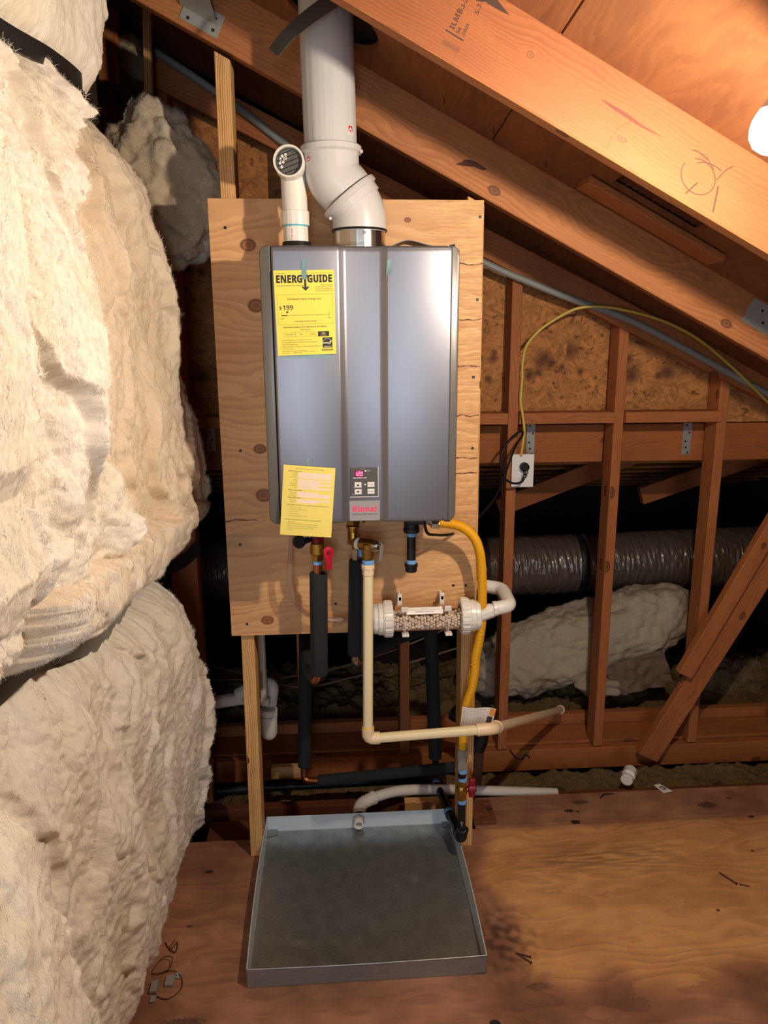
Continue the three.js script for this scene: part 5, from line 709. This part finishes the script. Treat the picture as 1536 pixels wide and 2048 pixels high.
clump('pale yellowish insulation heap at the far right behind the braces', V(2.0, -0.05, -3.3), 0.22, 0.10, 0.14, 0, { s: 20, k: 0.9, mat: M.woolOld, nu: 100, nv: 60, n: 400 });
function looseWool(label, x0, x1, z0, z1, y, amp, mat, nu, nv, s) {
  const pos = [], uv = [], idx = []; for (let j = 0; j <= nv; j++) for (let i = 0; i <= nu; i++) { const a = i / nu, b = j / nv, x = lerp(x0, x1, a), z = lerp(z0, z1, b), e = Math.min(1, a * 12, (1 - a) * 12, b * 5, (1 - b) * 5); pos.push(x, y - 0.14 + e * (0.14 + amp * (0.5 * n2(x * 6 + s, z * 6) + 0.3 * n2(x * 19, z * 19 + s) + 0.14 * n2(x * 55, z * 55) + 0.08 * n2(x * 140, z * 140))), z); uv.push(x, z); }
  const w = nu + 1; for (let j = 0; j < nv; j++) for (let i = 0; i < nu; i++) { const p = j * w + i; idx.push(p, p + 1, p + w, p + 1, p + w + 1, p + w); }
  const g = new THREE.BufferGeometry(); g.setAttribute('position', new THREE.Float32BufferAttribute(pos, 3)); g.setAttribute('uv', new THREE.Float32BufferAttribute(uv, 2)); g.setIndex(idx); g.computeVertexNormals();
  return solo('loose_insulation', g, mat, label, 'insulation', null, 'stuff');
}
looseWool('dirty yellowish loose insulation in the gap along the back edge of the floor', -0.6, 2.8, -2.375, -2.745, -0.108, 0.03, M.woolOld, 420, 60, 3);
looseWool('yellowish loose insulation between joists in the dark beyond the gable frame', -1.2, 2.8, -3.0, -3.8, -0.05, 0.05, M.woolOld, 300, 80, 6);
solo('paper_facing', sheet([V(1.17, 0.19, -2.995), V(1.44, 0.27, -2.995), V(1.49, 0.10, -2.97), V(1.24, 0.08, -2.965)], 24, 12, 0.0006, (u, v) => 0.02 * Math.sin(u * 7) * v + 0.01 * n2(u * 4, v * 3)), M.kraft, 'torn brown paper facing hanging below the big insulation roll', 'paper');
// black straps that pinch the wool
solo('insulation_strap', band([V(-0.50, 2.09, -0.35), V(-0.515, 2.095, -0.9), V(-0.505, 2.10, -1.3), V(-0.495, 2.128, -1.55), V(-0.505, 2.145, -1.75), V(-0.54, 2.15, -1.87), V(-0.60, 2.16, -1.93)], (f) => V(0.25, 1, 0), 0.032, 0.002, 60), M.black, 'upper black strap pressed into the insulation under the smooth top batt', 'strap');
solo('insulation_strap', band([V(-0.56, 1.13, -0.35), V(-0.545, 1.12, -0.8), V(-0.535, 1.105, -1.1), V(-0.535, 1.085, -1.3), V(-0.535, 1.02, -1.5), V(-0.54, 0.955, -1.72), V(-0.55, 0.94, -1.9), V(-0.57, 0.93, -2.1)], (f) => V(0.2, 1, 0), 0.075, 0.002, 60), phys({ color: 0x0e0d0e, roughness: 0.25 }), 'lower black strap showing in the gap under the rolled fold', 'strap');
solo('insulation_strap', band([V(-0.55, 0.90, -2.35), V(-0.50, 0.915, -2.40), V(-0.455, 0.955, -2.43)], V(0, 1, 0.2), 0.045, 0.002, 16), M.black, 'short black strap end at the edge of the insulation, beside the dark stud', 'strap');

// ---------------------------------------------------------------- things in the dark at the left and behind
solo('wall_stud', lumber(V(-0.515, -0.27, -2.47), V(-0.515, 2.02, -2.47), V(1, 0, 0), 0.089, 0.038), M.firRed, 'dark reddish stud at the far end of the insulated wall', 'wall stud');
solo('batten', lumber(V(-0.548, 2.36, -2.58), V(-0.535, 2.60, -2.58), V(1, 0, 0), 0.022, 0.03), M.pine, 'thin pale batten standing in the dark above the hanging insulation', 'batten');
solo('scrap_board', lumber(V(-0.67, 2.40, -2.60), V(-0.655, 2.60, -2.60), V(1, 0, 0), 0.055, 0.03), M.firRed, 'short reddish board behind the small insulation scrap at upper left', 'board');
{
  const t = thing('air_duct', 'large dark foil air duct running across behind the gable studs', 'duct', V(0.6, 0.42, -3.4)), n = 900, m = 56, pos = [], uv = [], idx = [];
  for (let i = 0; i <= n; i++) for (let k = 0; k <= m; k++) { const x = -1.0 + 3.5 * i / n, a = k / m * Math.PI * 2, cr = 0.004 * n2(x * 38, a * 1.4) + 0.004 * ridge(n2(x * 30 + 2, a * 2.2)) * sstep(0.9, 0.2, Math.abs(Math.atan2(Math.sin(a + 0.1), Math.cos(a + 0.1)))) + 0.002 * n2(x * 120, a * 5), r = 0.142 + cr; pos.push(x, 0.548 + r * Math.sin(a) - 0.012 * Math.cos((x - 0.6) * 2), -3.42 + r * Math.cos(a)); uv.push(x, a); }
  for (let i = 0; i < n; i++) for (let k = 0; k < m; k++) { const p = i * (m + 1) + k, q = p + m + 1; idx.push(p, p + 1, q, p + 1, q + 1, q); }
  const g = new THREE.BufferGeometry(); g.setAttribute('position', new THREE.Float32BufferAttribute(pos, 3)); g.setAttribute('uv', new THREE.Float32BufferAttribute(uv, 2)); g.setIndex(idx); g.computeVertexNormals();
  part(t, 'duct', g, phys({ color: 0x5e5048, roughness: 0.4, metalness: 0.2, clearcoat: 0.5, clearcoatRoughness: 0.15 }));
  for (const x of [-0.2, 1.17]) part(t, 'hanger_band', new THREE.TorusGeometry(0.146, 0.004, 8, 48).rotateY(Math.PI / 2).scale(5, 1, 1).translate(x, 0.54, -3.42), M.black);
}
solo('electric_cable', cable([V(-0.9, 0.40, -2.93), V(-0.572, 0.311, -2.92), V(-0.411, 0.26, -2.92), V(-0.165, 0.185, -2.92), V(0.046, 0.22, -2.92), V(0.258, 0.269, -2.92), V(0.6, 0.33, -3.0)], 0.0045, 10), M.kraft, 'sagging pale cable in the dark behind the trap, upper one', 'cable');
solo('electric_cable', cable([V(-0.9, 0.24, -2.96), V(-0.4, 0.215, -2.95), V(-0.1, 0.235, -2.95), V(0.2, 0.31, -2.96), V(0.6, 0.45, -3.0)], 0.004, 10), M.kraft, 'pale cable crossing low behind the two black risers, lower one', 'cable');
solo('grey_conduit', cable([V(-1.1, 2.80, -2.735), V(-0.60, 2.555, -2.735), V(-0.289, 2.362, -2.73), V(-0.096, 2.225, -2.73), V(0.25, 2.035, -2.73), V(0.537, 1.883, -2.73), V(0.711, 1.812, -2.73), V(0.878, 1.752, -2.735), V(1.087, 1.680, -2.735), V(1.364, 1.546, -2.735), V(1.643, 1.406, -2.735), V(2.2, 1.13, -2.735)], 0.0125, 18), M.conduit, 'grey plastic conduit clipped along the sloping chord of the gable frame', 'conduit');

// ---------------------------------------------------------------- electric outlet, cord and yellow cable
{
  const z = -2.7465, t = thing('wall_outlet', 'white outlet plate on a gable stud with one black plug in it', 'outlet', V(0.709, 1.07, z));
  part(t, 'box', box(0.69, 0.742, 1.085, 1.182, -2.80, z - 0.001, 0.003), M.zinc);
  part(t, 'cover_plate', box(0.6665, 0.7515, 1.0695, 1.1965, z, z + 0.006, 0.0025), M.plate);
  for (const y of [1.153, 1.112]) { const s = new THREE.Shape(); s.absarc(0, 0, 0.0172, -0.72, Math.PI + 0.72); s.closePath(); const r = part(t, 'receptacle', new THREE.ExtrudeGeometry(new THREE.Shape(Array.from({ length: 40 }, (_, i) => { const a = i / 40 * Math.PI * 2; return new THREE.Vector2(0.0172 * Math.cos(a), clamp(0.0172 * Math.sin(a), -0.0135, 0.0135)); })), { depth: 0.0022, bevelEnabled: true, bevelSize: 0.0006, bevelThickness: 0.0006, bevelSegments: 1 }).translate(0.709, y, z + 0.0055), M.plate); if (y < 1.13) part(r, 'slot', [box(0.702, 0.7034, y + 0.0005, y + 0.009, z + 0.0081, z + 0.0085, 0.0002), box(0.7145, 0.716, y, y + 0.0095, z + 0.0081, z + 0.0085, 0.0002), turned([[0.0024, 0], [0.0024, 0.0004], [0, 0.0004]], V(0.709, y - 0.007, z + 0.0081), V(0, 0, 1), 14)], M.black); }
  part(t, 'plate_screw', turned([[0.0025, 0], [0.0025, 0.0006], [0, 0.001]], V(0.709, 1.1325, z + 0.006), V(0, 0, 1), 12), M.plate);
}
{
  const t = thing('power_cord', 'black power cord looping from the outlet to the underside of the heater', 'cord', V(0.64, 1.06, -2.6));
  part(t, 'plug', [turned([[0.013, 0], [0.0165, 0.001], [0.0175, 0.010], [0.0165, 0.022], [0.012, 0.026], [0, 0.0265]], V(0.7105, 1.151, -2.7375), V(0.05, -0.05, 1), 28), pipe([V(0.7105, 1.145, -2.716), V(0.717, 1.132, -2.708), V(0.706, 1.122, -2.70)], 0.0062, 0.01, 14)], M.black);
  part(t, 'strain_relief', rod(V(0.716, 1.136, -2.708), V(0.706, 1.116, -2.70), 0.0068, 16), std({ color: 0x6a6664, roughness: 0.5 }));
  part(t, 'cord', cable([V(0.708, 1.121, -2.701), V(0.704, 1.114, -2.70), V(0.695, 1.102, -2.692), V(0.666, 1.097, -2.682), V(0.631, 1.113, -2.672), V(0.609, 1.153, -2.662), V(0.607, 1.205, -2.660), V(0.627, 1.247, -2.670), V(0.662, 1.278, -2.690), V(0.692, 1.290, -2.703), V(0.691, 1.278, -2.695), V(0.660, 1.244, -2.660), V(0.629, 1.195, -2.620), V(0.601, 1.140, -2.580), V(0.553, 1.086, -2.500), V(0.474, 1.056, -2.360), V(0.396, 1.059, -2.200), V(0.331, 1.074, -2.075), V(0.279, 1.094, -2.000), V(0.248, 1.112, -1.960), V(0.240, 1.14, -1.955)], 0.0042, 12), M.black);
}
solo('electric_cable', cable([V(0.70, 1.19, -2.74), V(0.702, 1.225, -2.735), V(0.706, 1.287, -2.73), V(0.6975, 1.35, -2.735), V(0.690, 1.399, -2.74), V(0.693, 1.472, -2.74), V(0.692, 1.535, -2.738), V(0.702, 1.596, -2.728), V(0.744, 1.648, -2.72), V(0.807, 1.692, -2.715), V(0.878, 1.725, -2.708), V(0.968, 1.728, -2.69), V(1.080, 1.708, -2.68), V(1.195, 1.674, -2.68), V(1.313, 1.620, -2.69), V(1.417, 1.556, -2.715), V(1.523, 1.473, -2.72), V(1.644, 1.369, -2.725), V(1.80, 1.22, -2.73)], 0.0052, 12), M.nm, 'yellow cable arching up from the white outlet and away to the right', 'cable');

// ---------------------------------------------------------------- metal plates
function plate(name, label, cx, cy, z, w, h, turn, holes) {
  const t = thing(name, label, 'metal plate', V(cx, cy - h / 2, z)), ca = Math.cos(turn), sa = Math.sin(turn);
  part(t, 'plate', box(-w / 2, w / 2, -h / 2, h / 2, -0.001, 0.001, 0.0006).rotateZ(turn).translate(cx, cy, z), M.zinc);
  for (const [a, b] of holes) part(t, 'nail_head', turned([[0, 0], [0.0042, 0], [0.0042, 0.0008], [0, 0.0014]], V(cx + a * ca - b * sa, cy + a * sa + b * ca, z + 0.001), V(0, 0, 1), 12), M.black);
  return t;
}
const holes4 = [[-0.006, 0.055], [0.008, 0.025], [-0.006, -0.01], [-0.002, -0.035], [0.006, -0.056]];
plate('strap_plate', 'galvanised nail plate on the beam just right of the white outlet', 0.776, 1.228, -2.897, 0.033, 0.128, 0, holes4);
plate('strap_plate', 'galvanised nail plate on the beam between the middle and right gable studs', 1.413, 1.224, -2.897, 0.035, 0.128, 0, holes4);
plate('strap_plate', 'galvanised nail plate on the beam left of the plywood, in shadow', -0.473, 1.245, -2.897, 0.032, 0.09, 0, [[-0.004, 0.03], [0.006, 0.0], [-0.004, -0.03]]);
plate('truss_plate', 'shiny galvanised truss plate on the rafter at the right edge of the view', 1.252, 1.663, -2.1095, 0.18, 0.07, -Math.atan(SL), [[-0.05, 0.015], [-0.03, -0.012], [-0.02, 0.02], [0.01, 0.0], [0.04, 0.018], [0.045, -0.015]]);
{
  const t = plate('truss_plate', 'galvanised joist bracket on the rafter at the top left, with a tilted flange', -0.305, 2.405, -2.1095, 0.10, 0.055, -Math.atan(SL), [[0.03, 0.012], [0.035, -0.014], [-0.03, -0.018]]);
  part(t, 'flange', sheet([V(-0.37, 2.47, -2.04), V(-0.285, 2.455, -2.03), V(-0.268, 2.385, -2.108), V(-0.355, 2.43, -2.108)], 4, 4, 0.0015), M.zinc);
}
solo('roof_batten', lumber(V(0.648, roofY(0.648, -2.008) - 0.011, -2.008), V(1.015, roofY(1.015, -2.008) - 0.011, -2.008), V(0, 0, 1), 0.092, 0.018), M.fir, 'short brown batten nailed under the roof boards beside the slot', 'batten');
{ // roofing nails poking through between the rafters
  const r = rngOf(41), nail = solo('roof_nail', turned([[0.0014, 0], [0.0014, 0.016], [0.0004, 0.021], [0, 0.0215]], V(0, 0, 0), V(0.1, -1, 0.05), 8), M.rust, 'dark nail point poking down through the roof boards beyond the near rafter', 'nail', 'nail points under the roof');
  const spots = []; for (let i = 0; i < 24; i++) { const z = [-1.68, -1.80, -2.03][i % 3] + (r() - 0.5) * 0.04, x = 0.2 + (i / 24) * 1.05 + (r() - 0.5) * 0.03; if (x > 0.66 && x < 0.95 && z > -1.93) continue; if (x > 0.62 && x < 1.09 && z < -1.93) continue; spots.push([x, z]); }
  spots.forEach(([x, z], i) => { const o = i ? nail.clone() : nail; if (i) { o.name = numbered('roof_nail'); scene.add(o); } o.position.set(x, roofY(x, z) - 0.0215, z); });
}

// ---------------------------------------------------------------- bulb
{
  const AX = V(0.3, 0.954, 0), on = (d) => BULB.clone().addScaledVector(AX, d);
  const t = thing('light_bulb', 'bare lit bulb under the roof boards at the right edge', 'light bulb', BULB.clone()), B = BULB;
  part(t, 'glowing_glass', turned([[0, -0.033], [0.010, -0.0318], [0.020, -0.027], [0.0275, -0.018], [0.031, -0.006], [0.0312, 0.003], [0.0298, 0.011], [0.0275, 0.018]], B, AX, 48, 60), std({ color: 0xffffff, emissive: new THREE.Color().setRGB(1, 0.93, 0.86), emissiveIntensity: 6, roughness: 0.4 }));
  part(t, 'housing', turned([[0.0277, 0.0178], [0.0235, 0.032], [0.0175, 0.047], [0.0145, 0.054], [0.0138, 0.056], [0, 0.056]], B, AX, 40), M.plate);
  part(t, 'screw_base', turned([[0.0128, 0.056], [0.0135, 0.058], [0.0126, 0.061], [0.0135, 0.064], [0.0126, 0.067], [0.0135, 0.07], [0.0126, 0.073], [0.011, 0.078], [0, 0.078]], B, AX, 32), M.zinc);
  const l = new THREE.PointLight(LIGHT, BULB_POWER, 0, 2); l.castShadow = true; l.shadow.radius = 1.0; l.shadow.mapSize.set(2048, 2048); l.shadow.camera.near = 0.02; l.shadow.bias = -0.001; t.add(l);
  const s = thing('lamp_holder', 'white socket on a black pigtail that holds the bulb, beyond the right edge', 'lamp holder', on(0.066));
  part(s, 'socket', turned([[0.0125, 0], [0.0185, 0.001], [0.0195, 0.004], [0.0195, 0.038], [0.016, 0.046], [0.006, 0.05], [0, 0.05]], on(0.062), AX, 36), M.plate);
  part(s, 'pigtail', cable([on(0.105), on(0.13), V(0.70, 2.05, -1.06), V(0.76, roofY(0.76, -1.06) - 0.05, -1.06), V(0.80, roofY(0.80, -1.06) - 0.03, -1.06)], 0.004, 10), M.black);
  part(s, 'junction_box', turned([[0, 0], [0.05, 0], [0.052, 0.002], [0.052, 0.045], [0, 0.045]], V(0.80, roofY(0.80, -1.06) - 0.052, -1.06), V(0, 1, 0), 8, 20), M.zinc);
}

// ---------------------------------------------------------------- odds and ends on the floor
{
  const t = thing('pill_bottle', 'small white plastic bottle lying on its side at the back of the floor', 'bottle', V(1.085, 0.0, -2.43)), a = V(1.060, 0.018, -2.405), d = V(0.5, 0.02, -0.75).normalize();
  part(t, 'lid', turned([[0, 0], [0.0195, 0], [0.022, 0.002], [0.0225, 0.018], [0.021, 0.020], [0, 0.02]], a, d, 36), M.pvc); part(t, 'bottle', turned([[0.019, 0.019], [0.019, 0.024], [0.024, 0.029], [0.025, 0.034], [0.025, 0.07], [0.022, 0.075], [0, 0.075]], a, d, 36), M.plate);
  const cv = document.createElement('canvas'); cv.width = 128; cv.height = 64; { const k = cv.getContext('2d'); k.fillStyle = '#d9d4cc'; k.fillRect(0, 0, 128, 64); k.fillStyle = '#6c675f'; for (let i = 0; i < 6; i++) k.fillRect(8, 8 + i * 9, 60 + (i * 37) % 50, 3); }
  part(t, 'label', aim(new THREE.CylinderGeometry(0.0253, 0.0253, 0.03, 28, 1, true).translate(0, 0.052, 0), a, d), std({ map: texOf(cv, 0, 0), roughness: 0.6 }));
}
{
  const cv = document.createElement('canvas'); cv.width = 64; cv.height = 64; { const k = cv.getContext('2d'); k.fillStyle = '#d8d2ca'; k.fillRect(0, 0, 64, 64); k.fillStyle = '#4a4038'; k.fillRect(20, 18, 34, 26); k.fillStyle = '#d8d2ca'; k.fillRect(28, 24, 12, 14); }
  solo('paper_scrap', sheet([V(1.160, 0.004, -2.39), V(1.182, 0.006, -2.395), V(1.212, 0.003, -2.345), V(1.176, 0.002, -2.342)], 6, 6, 0.0004, (u, v) => 0.003 * u * v), std({ map: texOf(cv, 0, 0), roughness: 0.7 }), 'little white printed paper scrap on the floor in front of the bottle', 'paper scrap');
}
solo('plaster_chip', clipRock(V(0.83, -0.075, -2.50), 0.028, 0.012, 0.018, 5), M.woolOld, 'dull chip lying in the loose insulation beyond the drain pipe end', 'chip');
solo('plaster_chip', clipRock(V(1.455, -0.07, -2.47), 0.022, 0.014, 0.02, 9), M.woolOld, 'ragged dull chip in the dirt right of the white bottle', 'chip');
solo('pebble', clipRock(V(0.362, 0.007, -1.455), 0.013, 0.007, 0.009, 13), M.rubber, 'small dark pebble on the floor in front of the drip pan corner', 'pebble');
function clipRock(c, rx, ry, rz, s) { const g = new THREE.IcosahedronGeometry(1, 3), P = g.attributes.position; for (let i = 0; i < P.count; i++) { const x = P.getX(i), y = P.getY(i), z = P.getZ(i), k = 1 + 0.28 * n3(x * 1.6 + s, y * 1.6, z * 1.6); P.setXYZ(i, c.x + x * k * rx, c.y + y * k * ry, c.z + z * k * rz); } g.computeVertexNormals(); return g; }
function nailAt(name, label, a, b, r = 0.0016) { const L = a.distanceTo(b); return solo(name, turned([[0, 0], [r * 0.6, 0.003], [r, 0.006], [r, L - 0.003], [r * 2.4, L - 0.001], [r * 2.4, L], [0, L]], a, b.clone().sub(a), 12), M.rust, label, name === 'screw' ? 'screw' : 'nail'); }
nailAt('screw', 'rusty screw on the floor at the right, the larger of the two', V(1.168, 0.004, -1.928), V(1.199, 0.004, -1.874), 0.0022);
nailAt('screw', 'tiny rusty screw lying just right of the larger one', V(1.235, 0.003, -1.862), V(1.207, 0.0035, -1.872), 0.0016);
nailAt('nail', 'rusty nail beside the drip pan front corner, upper of a crossed pair', V(0.462, 0.0035, -1.668), V(0.502, 0.0035, -1.650), 0.0018);
nailAt('nail', 'rusty nail beside the drip pan front corner, lower of a crossed pair', V(0.464, 0.0045, -1.668), V(0.498, 0.0045, -1.630), 0.0018);
solo('wire_scrap', cable([V(0.702, -0.045, -2.745), V(0.735, -0.085, -2.745), V(0.756, -0.089, -2.744), V(0.770, -0.070, -2.745), V(0.788, -0.083, -2.745)], 0.0022, 8), M.black, 'bent black wire scrap hanging on the bottom chord', 'wire');
solo('wire_scrap', cable([V(0.935, 0.002, -2.33), V(0.955, 0.006, -2.345), V(0.975, 0.002, -2.352), V(0.995, 0.002, -2.35)], 0.002, 8), M.black, 'thin dark wire scrap on the floor strip below the bottle', 'wire');
{
  const t = thing('hanger_clip', 'tangle of wire loops with two small zinc clips at the foot of the insulation', 'clip', V(-0.46, 0.0, -1.65));
  part(t, 'wire_loop', [cable([V(-0.51, 0.004, -1.675), V(-0.485, 0.012, -1.712), V(-0.462, 0.016, -1.705), V(-0.462, 0.012, -1.675), V(-0.49, 0.006, -1.665), V(-0.51, 0.004, -1.668)], 0.0012, 8, 60), cable([V(-0.485, 0.004, -1.668), V(-0.452, 0.006, -1.672), V(-0.425, 0.005, -1.645), V(-0.423, 0.004, -1.612), V(-0.45, 0.003, -1.588), V(-0.482, 0.003, -1.602), V(-0.49, 0.003, -1.63)], 0.0012, 8, 60)], M.rust);
  part(t, 'clip', [box(-0.466, -0.444, 0.002, 0.010, -1.655, -1.625, 0.001), box(-0.448, -0.430, 0.002, 0.004, -1.668, -1.650, 0.0008), rod(V(-0.44, 0.003, -1.66), V(-0.44, 0.009, -1.66), 0.004, 12)], M.zinc); part(t, 'clip', [box(-0.50, -0.482, 0.002, 0.012, -1.64, -1.605, 0.001), box(-0.495, -0.48, 0.002, 0.006, -1.60, -1.58, 0.001)], M.zinc);
}
solo('wire_scrap', cable([V(-0.495, 0.004, -1.772), V(-0.475, 0.005, -1.745), V(-0.462, 0.004, -1.77), V(-0.46, 0.004, -1.735), V(-0.478, 0.005, -1.748), V(-0.47, 0.004, -1.778)], 0.0014, 8, 50), M.rust, 'small twisted rusty wire above the clips at the foot of the insulation', 'wire');
solo('wood_offcut', (() => { const g = lumber(V(0.452, 0.007, -2.275), V(0.53, 0.006, -2.275), V(0, 0, 1), 0.125, 0.014); return g; })(), std({ map: M.osb.map, color: 0xa08878, roughness: 0.9 }), 'crumbling brown board offcut right of the pan, below the red valve handle', 'offcut');
solo('wood_offcut', lumber(V(0.225, -0.005, -2.345), V(0.375, -0.003, -2.345), V(0, 1, 0), 0.05, 0.03), M.pine, 'pale timber offcut behind the back edge of the drip pan', 'offcut');
solo('wood_offcut', lumber(V(-0.27, -0.02, -2.62), V(-0.13, -0.02, -2.62), V(0, 1, 0), 0.05, 0.03), M.pine, 'dusty pale offcut in the gap behind the left post', 'offcut');
{
  const t = thing('vent_elbow', 'black pipe elbow in the dark behind the right post, near the gas valve', 'pipe', V(0.52, -0.05, -2.56));
  part(t, 'elbow', pipe([V(0.43, 0.24, -2.56), V(0.49, 0.20, -2.56), V(0.545, 0.145, -2.555), V(0.525, 0.085, -2.555)], 0.03, 0.05, 24), M.black); part(t, 'pipe', rod(V(0.53, 0.10, -2.555), V(0.52, -0.10, -2.555), 0.024), M.rust); part(t, 'clamp', ring(V(0.488, 0.2, -2.56), V(0.8, -0.7, 0), 0.032, 0.006, 28), M.zinc);
}
scene.traverse((o) => { if (o.isMesh) { o.castShadow = true; o.receiveShadow = true; } });
renderer.render(scene, camera);
